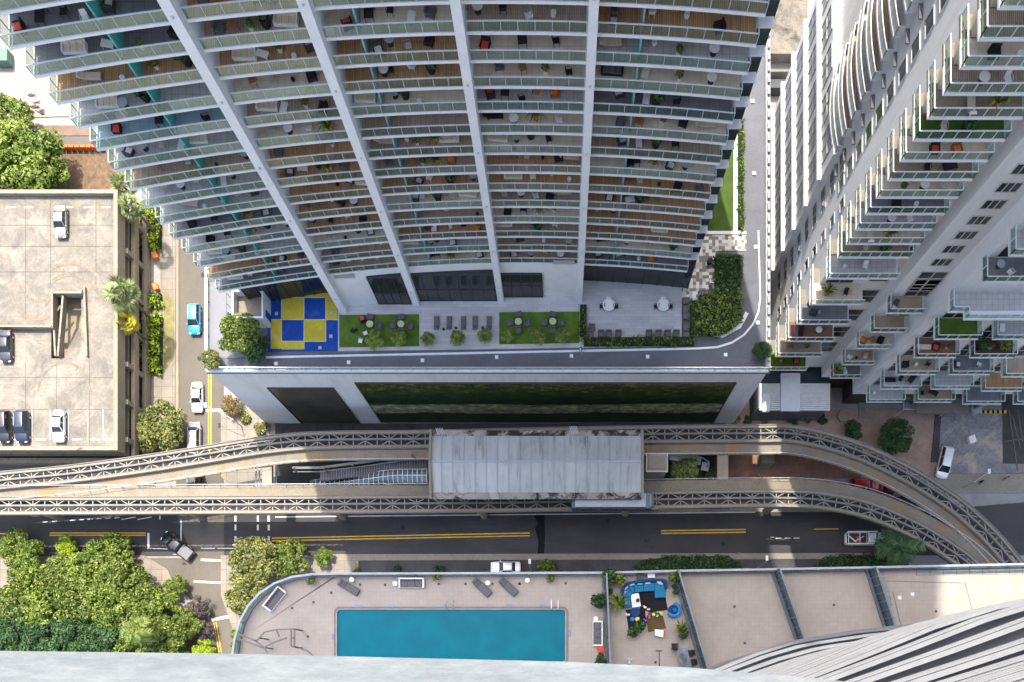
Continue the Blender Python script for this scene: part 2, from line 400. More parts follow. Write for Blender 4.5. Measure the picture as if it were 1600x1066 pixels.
def shrub(px, py, R, lf, label, z=0, group=None, sq=.8):
    key = 'shrub_'+lf
    def mk():
        t = thing('shrub', '', 'shrub'); b = MB(); r = random.Random(len(PROTO))
        for k in range(9):
            a = r.random()*6.28; q = r.random()**.5*.6; leaves(b, (q*math.cos(a), q*math.sin(a), .5+.25*r.random()), (.4,.4,.36), 90, .13, 900+k)
        s = MB()
        for k in range(5): s.tube([(0,0,0), (.25*math.cos(k*1.25), .25*math.sin(k*1.25), .55)], .03, 5, .015)
        s.build('stem', bark, t); b.build('foliage', LF[lf], t); return t
    x, y = W2(px, py, z+R*.8)
    return place(key, mk, (x, y, z), random.random()*6, label, group, (R, R, R*sq))
# ---------------- vehicles ----------------
def loft(b, secs):
    n = len(secs[0]); o = len(b.v)
    for s in secs: b.v += [tuple(p) for p in s]
    for k in range(len(secs)-1):
        for i in range(n): b.f.append((o+k*n+i, o+k*n+(i+1) % n, o+(k+1)*n+(i+1) % n, o+(k+1)*n+i))
    b.f.append(tuple(o+i for i in range(n))[::-1]); b.f.append(tuple(o+(len(secs)-1)*n+i for i in range(n)))
def sec(y, w, z0, z1, ch=.10):
    return [(-w*.92, y, z0), (w*.92, y, z0), (w, y, z0+(z1-z0)*.35), (w*.97, y, z1-ch), (w*.86, y, z1-.02), (w*.5, y, z1+.015), (-w*.5, y, z1+.015), (-w*.86, y, z1-.02), (-w*.97, y, z1-ch), (-w, y, z0+(z1-z0)*.35)]
tyre = flat('tyre_rubber', (.02,.02,.02), .9); rimm = flat('alloy_rim', (.5,.5,.52), .3, .8)
lampw = flat('headlamp_lens', (.8,.8,.8), .15); lampr = flat('tail_lamp_lens', (.5,.02,.02), .2)
def car_maker(kind, paint):
    """nose towards +y, wheels on z=0"""
    def mk():
        name = {'sedan': 'sedan_car', 'suv': 'suv_car', 'van': 'minivan', 'pickup': 'pickup_truck', 'rack': 'work_truck'}[kind]
        t = thing(name, '', {'sedan': 'car', 'suv': 'car', 'van': 'van', 'pickup': 'pickup truck', 'rack': 'truck'}[kind])
        L = {'sedan': 4.7, 'suv': 4.75, 'van': 5.0, 'pickup': 5.6, 'rack': 6.3}[kind]; hw = {'sedan': .9, 'suv': .95, 'van': .98, 'pickup': .99, 'rack': 1.02}[kind]
        hl = L/2; zb = {'sedan': .92, 'suv': 1.05, 'van': 1.05, 'pickup': 1.12, 'rack': 1.15}[kind]
        b = MB()
        loft(b, [sec(-hl, hw*.72, .35, zb*.80), sec(-hl+.10, hw*.90, .25, zb*.93), sec(-hl+.5, hw*.98, .2, zb), sec(-.4, hw, .2, zb), sec(hl*.42, hw, .2, zb*.98), sec(hl*.78, hw*.97, .2, zb*.90), sec(hl-.18, hw*.86, .25, zb*.78), sec(hl, hw*.62, .33, zb*.62)])
        body = b.build('body', paint, t, bevel=.03, smooth=True)
        cab = {'sedan': (-1.55, -1.0, .35, 1.05, 1.42), 'suv': (-2.15, -1.85, .45, 1.15, 1.70), 'van': (-2.25, -1.95, .85, 1.65, 1.75), 'pickup': (-.65, -.5, .85, 1.50, 1.80), 'rack': (.15, .3, 1.35, 2.0, 1.85)}[kind]
        y0, y1, y2, y3, zr = cab; wl, wr = hw*.90, hw*.70
        g = MB()
        lo = [(-wl, y0, zb-.04), (wl, y0, zb-.04), (wl, y3, zb-.06), (-wl, y3, zb-.06)]; hi = [(-wr, y1, zr-.03), (wr, y1, zr-.03), (wr, y2, zr-.03), (-wr, y2, zr-.03)]
        g.add(lo+hi, [(3,2,1,0),(4,5,6,7),(0,1,5,4),(1,2,6,5),(2,3,7,6),(3,0,4,7)]); g.build('window_glass', MATS['dark_window_glass'], t, bevel=.04)
        r = MB(); wr2 = wr*1.03
        loft(r, [[(-wr2*.9, y1-.02, zr-.05), (wr2*.9, y1-.02, zr-.05), (wr2*.9, y1-.02, zr), (-wr2*.9, y1-.02, zr)], [(-wr2, y1+.12, zr-.05), (wr2, y1+.12, zr-.05), (wr2*.9, y1+.12, zr+.035), (-wr2*.9, y1+.12, zr+.035)], [(-wr2, y2-.15, zr-.05), (wr2, y2-.15, zr-.05), (wr2*.9, y2-.15, zr+.03), (-wr2*.9, y2-.15, zr+.03)], [(-wr2*.92, y2, zr-.05), (wr2*.92, y2, zr-.05), (wr2*.9, y2, zr), (-wr2*.9, y2, zr)]])
        rf = r.build('roof', paint, t, bevel=.02, smooth=True)
        p = MB()
        for e in (-1, 1):
            for (ya, yb) in ((y0, y1), (y3, y2)): p.bar((e*wl*1.0, ya, zb-.03), (e*wr*1.01, yb, zr-.02), .07)
            if kind != 'rack': p.bar((e*(wl+wr)/2*1.06, (y1+y2)/2, zb), (e*wr*1.02, (y1+y2)/2, zr-.02), .06)
        p.build('pillars', paint, t)
        for x in (-1, 1):
            for y in (-hl*.60, hl*.62):
                wm = MB(); wm.add(*cylx(x*hw*.86, y, .34, .34, .22)); wh = wm.build('wheel', tyre, t)
                rm = MB(); rm.add(*cylx(x*(hw*.86+.02*1), y, .34, .2, .24)); rm.build('rim', rimm, wh)
            m = MB(); m.box(x*(hw+.08), y3-.25, zb+.05, .2, .12, .13); m.build('mirror', paint, t, bevel=.02)
            h = MB(); h.box(x*hw*.66, hl-.14, zb*.70, .34, .2, .12, -x*.35); h.build('headlight', lampw, t, bevel=.02)
            h = MB(); h.box(x*hw*.74, -hl+.08, zb*.80, .3, .12, .16, x*.2); h.build('tail_light', lampr, t, bevel=.02)
        if kind == 'pickup':
            c = MB(); c.b2(-hw*.86, hw*.86, -hl+.15, -.75, zb+.02, zb+.09); c.build('bed_cover', flat('silver_bed_cover', (.16,.165,.17), .55, 0), t, bevel=.03)
        if kind == 'rack':
            c = MB(); c.b2(-hw*.84, hw*.84, -hl+.15, .05, zb+.02, zb+.05); c.build('cargo_bed', dsteel, t)
            c = MB()
            for x in (-1, 1):
                c.bar((x*hw*.9, -hl+.1, zb+.75), (x*hw*.9, 1.5, zb+.85), .16, .14)
                for y in (-hl+.2, -1.2, .1): c.bar((x*hw*.9, y, zb), (x*hw*.9, y, zb+.8), .08)
            for y in (-hl+.2, -1.2, .1): c.bar((-hw*.9, y, zb+.8), (hw*.9, y, zb+.8), .10)
            c.bar((-.5, -2.9, zb+.3), (.6, -1.6, zb+.3), .14); c.bar((.5, -1.9, zb+.3), (-.3, -.4, zb+.3), .12)
            c.build('ladder_rack', wplast, t)
            c = MB()
            for x in (-1, 1): c.b2(x*hw*.78, x*hw*1.0, -hl+.2, .1, zb, zb+.35)
            c.build('tool_box', wplast, t)
            c = MB(); c.box(.1, -1.2, zb+.2, .8, .6, .3, .3); c.build('cargo_bag', MATS['red_cushion'], t)
        if kind in ('suv', 'van'):
            c = MB()
            for x in (-1, 1): c.bar((x*wr*.9, y1+.2, zr+.05), (x*wr*.9, y2-.3, zr+.05), .04)
            c.build('roof_rail', MATS['aluminium'], t)
        return t
    return mk
def cylx(x, y, z, r, w_, n=14):
    vs = [(x+e*w_/2, y+r*math.cos(6.2832*i/n), z+r*math.sin(6.2832*i/n)) for e in (-1, 1) for i in range(n)]
    return vs, [tuple(range(n))[::-1], tuple(range(n, 2*n))]+[(i, (i+1) % n, n+(i+1) % n, n+i) for i in range(n)]
def paint(name, c): return mat('paint_'+name, c, .28, .03, 2, 0, 9, .15, coat=.6)
def car(px, py, kind, pname, col, ang, label, z=0, group='cars and trucks around the block', zz=.9):
    """ang: heading of the nose in degrees, 0 = up the photo, clockwise positive"""
    x, y = W2(px, py, z+zz)
    return place('car_%s_%s' % (kind, pname), car_maker(kind, paint(pname, col)), (x, y, z), -math.radians(ang), label, group)
# ---------------- furniture ----------------
def legs(t, pts, h, m, r=.022):
    for x, y in pts: b = MB(); b.cyl(x, y, 0, h, r, 6); b.build('leg', m, t)
def mk_chair(fm, cm):
    def mk():
        t = thing('patio_chair', '', 'chair')
        b = MB(); b.box(0, 0, .43, .5, .5, .07); b.build('seat', cm, t, bevel=.02)
        b = MB(); b.add([(-.25,-.22,.45),(.25,-.22,.45),(.25,-.27,.45),(-.25,-.27,.45),(-.23,-.34,.88),(.23,-.34,.88),(.23,-.38,.88),(-.23,-.38,.88)], [(0,1,2,3),(7,6,5,4),(0,4,5,1),(1,5,6,2),(2,6,7,3),(3,7,4,0)]); b.build('backrest', fm, t)
        b = MB()
        for e in (-1, 1): b.tube([(e*.27,.22,.42), (e*.28,.2,.65), (e*.28,-.25,.68)], .022, 6)
        b.build('armrest', fm, t); legs(t, [(-.22,-.22),(.22,-.22),(-.22,.22),(.22,.22)], .42, fm); return t
    return mk
def mk_lounge(fm, cm):
    def mk():
        t = thing('lounge_chair', '', 'lounge chair')
        b = MB(); b.box(0, 0, .22, .8, .78, .2); b.build('frame', fm, t, bevel=.03)
        b = MB(); b.box(0, .05, .38, .6, .62, .14); b.build('seat_cushion', cm, t, bevel=.04)
        b = MB(); b.box(0, -.33, .55, .76, .14, .5); b.build('backrest', fm, t, bevel=.03)
        for e in (-1, 1): b = MB(); b.box(e*.36, .02, .48, .1, .7, .1); b.build('armrest', fm, t, bevel=.02)
        legs(t, [(-.35,-.34),(.35,-.34),(-.35,.34),(.35,.34)], .14, fm, .03); return t
    return mk
def mk_rtable(tm, r=.42):
    def mk():
        t = thing('round_table', '', 'table'); b = MB(); b.cyl(0, 0, .70, .74, r, 22); b.build('tabletop', tm, t)
        b = MB(); b.cyl(0, 0, .03, .70, .035, 8); b.build('pedestal', dsteel, t); b = MB(); b.cyl(0, 0, 0, .03, r*.6, 16); b.build('base', dsteel, t); return t
    return mk
def mk_stable(tm, w_, d_, h=.73):
    def mk():
        t = thing('rectangular_table', '', 'table'); b = MB(); b.box(0, 0, h, w_, d_, .05); b.build('tabletop', tm, t, bevel=.01)
        a, c = w_/2-.06, d_/2-.06; legs(t, [(-a,-c),(a,-c),(-a,c),(a,c)], h-.02, tm, .03); return t
    return mk
def mk_sofa(fm, cm, w_=1.9):
    def mk():
        t = thing('outdoor_sofa', '', 'sofa')
        b = MB(); b.box(0, 0, .2, w_, .85, .26); b.build('frame', fm, t, bevel=.03)
        b = MB(); b.box(0, -.36, .48, w_, .13, .4); b.build('backrest', fm, t, bevel=.03)
        for e in (-1, 1): b = MB(); b.box(e*(w_/2-.07), .03, .42, .14, .78, .26); b.build('armrest', fm, t, bevel=.03)
        n = 3; q = (w_-.3)/n
        for i in range(n): b = MB(); b.box(-w_/2+.15+q*(i+.5), .06, .39, q-.02, .66, .14); b.build('seat_cushion', cm, t, bevel=.04)
        for i in range(n): b = MB(); b.box(-w_/2+.15+q*(i+.5), -.25, .56, q-.04, .12, .3); b.build('back_cushion', cm, t, bevel=.04)
        return t
    return mk
def mk_chaise(fm, cm):
    def mk():
        t = thing('sun_lounger', '', 'sun lounger')
        b = MB(); b.box(0, -.2, .26, .66, 1.5, .06); b.build('frame', fm, t)
        b = MB(); b.box(0, -.3, .34, .62, 1.25, .1); b.build('seat_cushion', cm, t, bevel=.03)
        b = MB(); b.add([(-.31,.33,.30),(.31,.33,.30),(.31,.33,.40),(-.31,.33,.40),(-.31,.95,.58),(.31,.95,.58),(.31,.92,.68),(-.31,.92,.68)], [(0,1,2,3),(7,6,5,4),(0,4,5,1),(1,5,6,2),(2,6,7,3),(3,7,4,0)]); b.build('backrest', cm, t, bevel=.03)
        b = MB(); b.box(0, .82, .68, .5, .2, .09); b.build('head_cushion', cm, t, bevel=.03)
        legs(t, [(-.28,-.85),(.28,-.85),(-.28,.4),(.28,.4)], .25, fm, .025); return t
    return mk
def mk_plant(pm, lf, r=.25, h=.45, pl='bush'):
    def mk():
        t = thing('potted_plant', '', 'potted plant')
        b = MB(); b.lathe(0, 0, [(r*.7, 0), (r, h*.9), (r*1.06, h), (r*.85, h), (r*.8, h*.85)], 14); b.build('pot', pm, t)
        f = MB(); q = random.Random(5)
        if pl == 'bush':
            for k in range(4): leaves(f, (q.uniform(-.12,.12), q.uniform(-.12,.12), h+.25), (.3,.3,.28), 50, .09, 40+k)
        else:
            for k in range(16):
                a = k*2.4; L = q.uniform(.45, .75); e = Vector((math.cos(a), math.sin(a), 0)); s_ = Vector((-math.sin(a), math.cos(a), 0))*.045
                c = Vector((0,0,h)); m_ = c+e*L*.5+Vector((0,0,.35)); tp = c+e*L+Vector((0,0,.15)); f.add([c-s_, c+s_, m_+s_, m_-s_], [(0,1,2,3)]); f.add([m_-s_, m_+s_, tp], [(0,1,2)])
        f.build('foliage', LF[lf], t); return t
    return mk
def mk_stool(m_, r=.22, h=.42):
    def mk():
        t = thing('drum_stool', '', 'stool'); b = MB(); b.lathe(0, 0, [(r*.8, 0), (r, h*.5), (r*.85, h-.03)], 16); b.build('base', m_, t)
        b = MB(); b.cyl(0, 0, h-.03, h+.02, r*.95, 16); b.build('top', m_, t); return t
    return mk
def mk_grill():
    def mk():
        t = thing('gas_grill', '', 'grill'); b = MB(); b.box(0, 0, .45, .9, .5, .8); b.build('cabinet', dsteel, t, bevel=.02)
        b = MB(); b.lathe(0, 0, [(.26, .86), (.28, .95), (.2, 1.08), (.04, 1.12)], 14); b.build('lid', dsteel, t); b = MB(); b.box(-.62, 0, .86, .34, .45, .03); b.build('side_shelf', MATS['aluminium'], t)
        for x in (-.35, .35): b = MB(); b.add(*cylx(x, 0, .06, .06, .05)); b.build('wheel', tyre, t)
        return t
    return mk
FURN = {
 'wchair': (mk_chair(wplast, wplast), 'white patio chair'), 'bchair': (mk_chair(blackp, blackp), 'black woven patio chair'),
 'gchair': (mk_chair(alum, beigef), 'metal chair with a beige seat'), 'wlounge': (mk_lounge(dsteel, wplast), 'lounge chair with a white cushion'),
 'blounge': (mk_lounge(blackp, blackp), 'black lounge chair'), 'glounge': (mk_lounge(greyf, greyf), 'grey wicker lounge chair'),
 'rlounge': (mk_lounge(blackp, redf), 'black lounge chair with a red cushion'), 'olounge': (mk_lounge(brownw, orangef), 'timber lounge chair with an orange cushion'),
 'wtable': (mk_rtable(wplast), 'round white table'), 'gtable': (mk_rtable(flat('frosted_glass_top', (.35,.42,.42), .1)), 'round glass topped table'),
 'btable': (mk_stable(blackp, 1.3, .75), 'black rectangular table'), 'ttable': (mk_stable(brownw, .8, .6), 'brown timber table'), 'ctable': (mk_stable(wplast, 1.0, .6, .4), 'low white coffee table'),
 'wsofa': (mk_sofa(wplast, beigef), 'white outdoor sofa with beige cushions'), 'gsofa': (mk_sofa(blackp, greyf), 'dark wicker sofa with grey cushions'), 'osofa': (mk_sofa(brownw, orangef, 1.7), 'timber sofa with orange cushions'),
 'chaise': (mk_chaise(alum, beigef), 'beige sun lounger'), 'bchaise': (mk_chaise(blackp, blackp), 'black sun lounger'),
 'plant': (mk_plant(wplast, 'mid'), 'bushy plant in a white pot'), 'tplant': (mk_plant(terra, 'fresh', .22, .4, 'spiky'), 'spiky plant in a terracotta pot'), 'bplant': (mk_plant(blackp, 'dark', .24, .5), 'dark leafy plant in a black pot'),
 'stool': (mk_stool(wplast), 'white drum stool'), 'bstool': (mk_stool(blackp), 'black drum stool'), 'tstool': (mk_stool(orangef), 'orange drum stool'), 'grill': (mk_grill(), 'gas grill with a dark lid'),
}
def furn(kind, x, y, z, rz, where, group=None, scale=None, lab=None):
    mk, desc = FURN[kind]
    return place('furn_'+kind, mk, (x, y, z), rz, (lab or desc)+' '+where, group, scale)
# ================= SETTING: ground, roads, pavements =================
g = MB(); g.prism([(-400,-300),(400,-300),(400,500),(-400,500)], -1, 0); g.build('ground', greyc, kind='structure')
sheet('main_road', [(-300,795),(470,800),(1150,800),(1420,800),(1900,760),(1900,868),(1300,868),(520,868),(-300,872)], .01, asph)
sheet('side_street', [(275,110),(350,110),(350,1040),(300,1040),(300,870),(275,800)], .014, asphl)
sheet('back_street', [(-200,214),(300,214),(300,290),(-200,290)], .018, asphl)
sheet('turn_apron', [(215,872),(400,872),(400,1100),(352,1100),(330,965),(262,905)], .012, asphl)
blockpx('pavement', [(250,300),(275,300),(273,700),(250,700)], 0, .13, walk)
blockpx('kerb', [(275,300),(279,300),(279,700),(275,700)], 0, .15, tan)
blockpx('pavement', [(205,540),(250,540),(250,745),(205,745)], 0, .11, walk)
blockpx('planting_bed', [(205,300),(250,300),(250,540),(205,540)], 0, .10, greyc)
blockpx('planting_bed', [(256,455),(272,470),(272,560),(256,580)], 0, .16, mat('dry_verge', (.22,.2,.09), .95, .4, 1, .3, 9))
blockpx('pavement', [(-200,872),(225,868),(262,890),(280,935),(272,960),(-200,960)], 0, .13, walk)
blockpx('pavement', [(-200,960),(272,960),(320,1000),(340,1100),(-200,1100)], 0, .12, soil)
blockpx('kerb', [(520,866),(1420,864),(1420,873),(520,876)], 0, .15, conc)
blockpx('ramp_paving', [(560,876),(1420,873),(1420,1000),(560,1000)], 0, .04, mat('dark_ramp_paving', (.075,.075,.08), .9, .3, .4, .35, 6))
blockpx('pavement', [(345,868),(520,868),(560,880),(560,1000),(370,1000),(345,930)], 0, .12, walk)
blockpx('plaza_paving', [(430,655),(1140,655),(1140,795),(430,795)], 0, .12, mat('dark_plaza_paving', (.06,.058,.055), .9, .3, .5, .4, 5))
blockpx('plaza_paving', [(345,640),(430,640),(430,795),(405,795),(345,745)], 0, .1, walk)
blockpx('brick_plaza', [(1135,640),(1480,640),(1480,740),(1380,752),(1135,752)], 0, .125, pinkb)
blockpx('brick_plaza', [(1135,704),(1345,704),(1345,748),(1135,748)], 0, .14, redb)
blockpx('cobbled_forecourt', [(1472,643),(1570,643),(1592,740),(1462,740)], 0, .135, cobble)
blockpx('pavement', [(1570,643),(1700,643),(1700,740),(1592,740)], 0, .12, walk)
blockpx('pavement', [(1440,741),(1700,741),(1700,771),(1420,771)], 0, .13, conc)
blockpx('pale_plaza', [(-120,28),(135,28),(150,182),(90,182),(-120,190)], 0, .14, mat('bleached_concrete', (.30,.275,.24), .9, .12, .2, .15, 3, stain=((.25,.24,.22), .25, .62, .8)))
blockpx('pavement', [(-120,196),(140,196),(150,212),(-120,212)], 0, .14, mat('brown_paving', (.20,.14,.11), .9, .3, .5, .3, 6))
blockpx('dry_verge', [(-120,255),(165,240),(200,290),(180,305),(-120,305)], 0, .06, mat('leaf_litter', (.16,.11,.07), .95, .5, 1.3, .4, 9))
# road markings: thin sheets on the asphalt
mk = MB()
def lane(b, x0, y0, x1, y1, w_, z=.03):
    p, q = Vector(W(x0, y0, 0)), Vector(W(x1, y1, 0)); p.z = q.z = z; b.bar(p, q, w_, .012)
yl = MB()
for dy in (0, 4.2): lane(yl, 425, 841+dy, 828, 833+dy, .17); lane(yl, 1033, 829.5+dy, 1165, 827.5+dy, .17)
lane(yl, 78, 833, 228, 833, .17); lane(yl, 78, 836.5, 228, 836.5, .17); lane(yl, -80, 834, 24, 834, .17)
for dx in (0, 3.6): lane(yl, 326+dx, 330, 326+dx, 742, .15); lane(yl, 334+dx, 972, 346+dx, 1040, .15)
lane(yl, 1272, 827, 1310, 826.5, .12)
yl.build('yellow_centre_line', yel, kind='structure')
wl = MB()
for x in range(67, 180, 14): lane(wl, x, 816-(x-67)*.06, x+8, 815.4-(x-67)*.06, .13)
for x in (190, 215): lane(wl, x, 812, x+22, 808, .14)
lane(wl, 250, 806, 250, 812, .2); lane(wl, 283, 812, 283, 866, .22); lane(wl, 232, 833, 232, 858, .35); lane(wl, 232, 857, 262, 858, .12)
for y in (806, 820, 838, 850): lane(wl, 368, y, 368, y+9, .3); lane(wl, 403, y, 403, y+9, .3); lane(wl, 420, y, 420, y+9, .35)
lane(wl, 314, 857, 336, 857, .13); lane(wl, 340, 857, 366, 857, .13); lane(wl, 314, 875, 350, 876, .35); lane(wl, 303, 909, 345, 910.5, .3)
lane(wl, 331, 969, 360, 963, .45); lane(wl, 322, 642, 345, 641, .4); lane(wl, 430, 808, 1180, 800.5, .16)
for x in (1212, 1226, 1240): lane(wl, x, 841, x+9, 841, .13)
lane(wl, 1204, 839.5, 1210, 839.5, .1)
wl.build('white_lane_marking', wht, kind='structure')
pt = MB(); pt.prism([W2(*p) for p in [(838,802),(850,802),(852,835),(850,866),(840,866),(841,845),(836,826),(841,818),(834,806)]], .02, .035); pt.build('asphalt_patch', mat('fresh_asphalt', (.012,.012,.013), .8), kind='structure')
# ================= PARKING GARAGE =================
GZ = 8.0
gar = thing('parking_garage', 'open rooftop parking garage of tan concrete with a sunken ramp opening', 'parking garage', (W(90, 500, 0)[0], W(90, 500, 0)[1], 0))
X0, X1 = -110, W2(186, 0, GZ)[0]; Y1 = W2(0, 304, GZ)[1]; Y0 = W2(0, 704, GZ)[1]
hx0, hy1 = W2(80, 457, GZ); hx1, hy0 = W2(127, 560, GZ)
rc = mat('garage_roof_concrete', (.25,.228,.188), .9, .3, .22, .3, 2.5, stain=((.12,.112,.10), .25, .42, .64))
b = MB()
b.b2(X0, hx0, Y0, Y1, GZ-.4, GZ); b.b2(hx1, X1, Y0, Y1, GZ-.4, GZ); b.b2(hx0, hx1, hy1, Y1, GZ-.4, GZ); b.b2(hx0, hx1, Y0, hy0, GZ-.4, GZ)
b.build('roof_deck', rc, gar, world=True)
b = MB(); b.b2(X0, X1, Y0, Y1, 2.0, 2.3); b.b2(X0, X1, Y0, Y1, 5.0, 5.25); b.build('floor_slab', tan, gar, world=True)
b = MB(); xa = W2(101, 0, GZ)[0]
b.add([(xa, hy1-4.2, 5.3), (hx1, hy1-4.2, 5.3), (hx1, hy0, GZ), (xa, hy0, GZ)], [(0,1,2,3)]); b.build('ramp', rc, gar, world=True)
def wallpx(b, pts, z0, z1, t=.22):
    P = [W2(x, y, z1) for x, y in pts]
    for p, q in zip(P, P[1:]):
        a = Vector((*p, (z0+z1)/2)); c = Vector((*q, (z0+z1)/2)); b.bar(a, c, t, z1-z0)
stw = mat('stained_parapet', (.27,.245,.19), .85, .2, .6, .25, 6, stain=((.07,.065,.06), .9, .56, .7))
for nm, pts, h in [('parapet', [(-250,507),(81,510)], 1.0), ('parapet', [(81,512),(81,457),(127,457)], 1.0), ('ramp_kerb', [(131,448),(135,556)], .5), ('ramp_kerb', [(126,452),(127,458)], .8), ('ramp_kerb', [(98,462),(90,556)], .7), ('ramp_kerb', [(84,512),(86,556)], .5)]:
    b = MB(); wallpx(b, pts, GZ-.4, GZ+h, .28); b.build(nm, stw, gar, world=True)
b = MB(); b.b2(X1-.35, X1+.25, Y0-.2, Y1+.2, GZ-1.3, GZ+.9); b.build('parapet', tan, gar, world=True)
b = MB(); b.b2(X0, X1-.36, Y1-.35, Y1+.2, GZ-1.3, GZ+.9); b.build('parapet', stw, gar, world=True)
b = MB(); b.b2(X0, X1-.36, Y0-.2, Y0+.35, GZ-1.3, GZ+.9); b.build('parapet', stw, gar, world=True)
b = MB(); b.b2(X1+.2, X1+.75, Y0-.6, Y1+.3, 3.7, 4.9); b.build('spandrel_beam', tan, gar, world=True)
b = MB(); b.b2(X1+.3, X1+.9, Y0-.6, Y1+.3, .2, 1.7); b.build('spandrel_beam', tan, gar, world=True)
b = MB(); b.b2(X0, X1+.75, Y0-1.0, Y0-.3, 3.7, 4.9); b.build('spandrel_beam', stw, gar, world=True)
for k in range(7):
    y = Y0+2+k*(Y1-Y0-4)/6; b = MB(); b.b2(X1-.1, X1+.6, y-.35, y+.35, 0, GZ-1.3); b.build('column', tan, gar, world=True)
b = MB(); b.b2(X0, X1-.9, Y0+.3, Y1-.3, .1, 7.5); b.f = [f for i, f in enumerate(b.f) if i not in (1,)]; b.build('inner_wall', mat('garage_interior', (.05,.047,.04), .9), gar, world=True)
b = MB()
for k in range(9):
    x = 8+k*20.3
    if x < 185: lane(b, x, 330, x, 330.1, .1, GZ+.02)
for x in (18, 45, 107, 138, 166): b.bar(W(x-7, 324, GZ+.02), W(x+7, 324, GZ+.02), .16, .012)
for x in (28, 65, 122, 150, 172): b.bar(W(x-9, 687, GZ+.02), W(x+7, 687, GZ+.02), .18, .1)
for x in (50, 78, 107, 137, 161): b.bar(W(x, 640, GZ+.02), W(x, 688, GZ+.02), .07, .012)
b.build('bay_marking', wht, gar, world=True)
b = MB()
for y in (352, 385, 425, 590, 640): b.bar(W(-60, y, GZ+.01), W(185 if y != 425 else 185, y, GZ+.01), .06, .008)
for x in (40, 79, 150): b.bar(W(x, 312, GZ+.012), W(x, 445 if x > 70 else 500, GZ+.012), .06, .008)
for x in (40, 88, 140): b.bar(W(x, 565, GZ+.012), W(x, 700, GZ+.012), .06, .008)
b.build('slab_joint', mat('joint_dark', (.09,.08,.065), .9), gar, world=True)
for (cx_, cy_, r0, r1, a0, a1) in ((110,500,52,57,20,120),(110,500,66,70,10,115),(105,505,38,42,40,150),(60,430,30,33,200,330),(60,440,44,47,190,320),(100,620,40,43,10,170)):
    c0 = W2(cx_, cy_, GZ); R0, R1 = r0/10.64, r1/10.64; n = 18; A = [math.radians(a0+(a1-a0)*k/n) for k in range(n+1)]
    b = MB(); b.prism([(c0[0]+R0*math.cos(t), c0[1]+R0*math.sin(t)*1.3) for t in A]+[(c0[0]+R1*math.cos(t), c0[1]+R1*math.sin(t)*1.3) for t in A[::-1]], GZ+.002, GZ+.014+.001*cx_/10+.0007*r0/10); b.build('tyre_mark', mat('tyre_mark_stain', (.205,.175,.135), .9, .25, .8, .3, 3), gar, world=True)
# ================= PODIUM =================
PZ = 22.0
px0, pyf = -45.9, 41.3; px1 = 27.1
pod = thing('podium_building', 'pale podium block under the balcony tower with a dark mural band', 'building', (-10, 50, 0))
outline = [(px0+1.5, pyf), (px1, pyf), (px1, 125), (px0, 125), (px0, pyf+6), W2(323, 560, PZ)]
b = MB(); b.prism([(px0, pyf), (px1, pyf), (px1+.2, 125), (px0, 125)], 0, PZ-.02); b.build('wall', white, pod, world=True)
b = MB(); b.b2(px0-.25, px1+.25, pyf-.25, 124, PZ-.30, PZ); b.build('driveway_deck', drive, pod, world=True)
def zwall(y): return H-F*pyf/(1075-y)
def xwall(px, y): return (px-875)*(H-zwall(y))/F
def facade_panel(x0, x1, ya, yb, name, m, proud=.10):
    z1, z0 = zwall(ya), zwall(yb); b = MB(); b.b2(x0, x1, pyf-proud, pyf+.05, z0, z1); o = b.build(name, m, pod, world=True)
    f = MB(); e = .14
    for (a, c, d, g_) in ((x0-e, x1+e, z1, z1+e), (x0-e, x1+e, z0-e, z0), (x0-e, x0, z0, z1), (x1, x1+e, z0, z1)): f.b2(a, c, pyf-proud-.07, pyf+.05, d, g_)
    f.build('panel_frame', dsteel, pod, world=True); return o
xa = xwall(419, 606); xb = xwall(520, 606)
m_, t_, b_ = newmat('mesh_screen'); n_ = noise(t_, .4, 4); r_ = ramp(t_, n_.outputs[0], [(.3, (.03,.028,.025)), (.7, (.075,.07,.06))]); t_.links.new(r_.outputs[0], b_.inputs[0]); b_.inputs['Roughness'].default_value = .35
facade_panel(xa, xb, 606, 661, 'screen_panel', m_)
# mural: layered green landscape, painted on the panel itself
m_, t_, b_ = newmat('landscape_mural')
tc = N(t_, 'ShaderNodeTexCoord'); sp = N(t_, 'ShaderNodeSeparateXYZ'); t_.links.new(tc.outputs['Object'], sp.inputs[0])
nn = noise(t_, .35, 5, .6, sc=(.25,1,1)); ad = N(t_, 'ShaderNodeMath', operation='MULTIPLY_ADD'); ad.inputs[1].default_value = 2.2
t_.links.new(nn.outputs[0], ad.inputs[0]); t_.links.new(sp.outputs[2], ad.inputs[2])
mr = N(t_, 'ShaderNodeMapRange'); mr.inputs[1].default_value = 1; mr.inputs[2].default_value = 18.5; t_.links.new(ad.outputs[0], mr.inputs[0])
r1 = ramp(t_, mr.outputs[0], [(0, (.012,.028,.012)), (.26, (.014,.026,.012)), (.30, (.012,.02,.01)), (.33, (.20,.21,.15)), (.46, (.25,.245,.18)), (.52, (.17,.17,.12)), (.55, (.012,.02,.012)), (.72, (.024,.034,.016)), (.9, (.05,.062,.026)), (1, (.065,.068,.03))])
n2 = noise(t_, 1.2, 8, .75, sc=(.7,1,1.2)); r2 = ramp(t_, n2.outputs[0], [(.35, (.4,.4,.4)), (.52, (1.1,1.15,1)), (.68, (2.8,3.0,1.9))])
t_.links.new(mul(t_, r1.outputs[0], r2.outputs[0]), b_.inputs[0]); b_.inputs['Roughness'].default_value = .12
facade_panel(xwall(557, 600), xwall(1150, 596), 598, 659, 'mural_panel', m_)
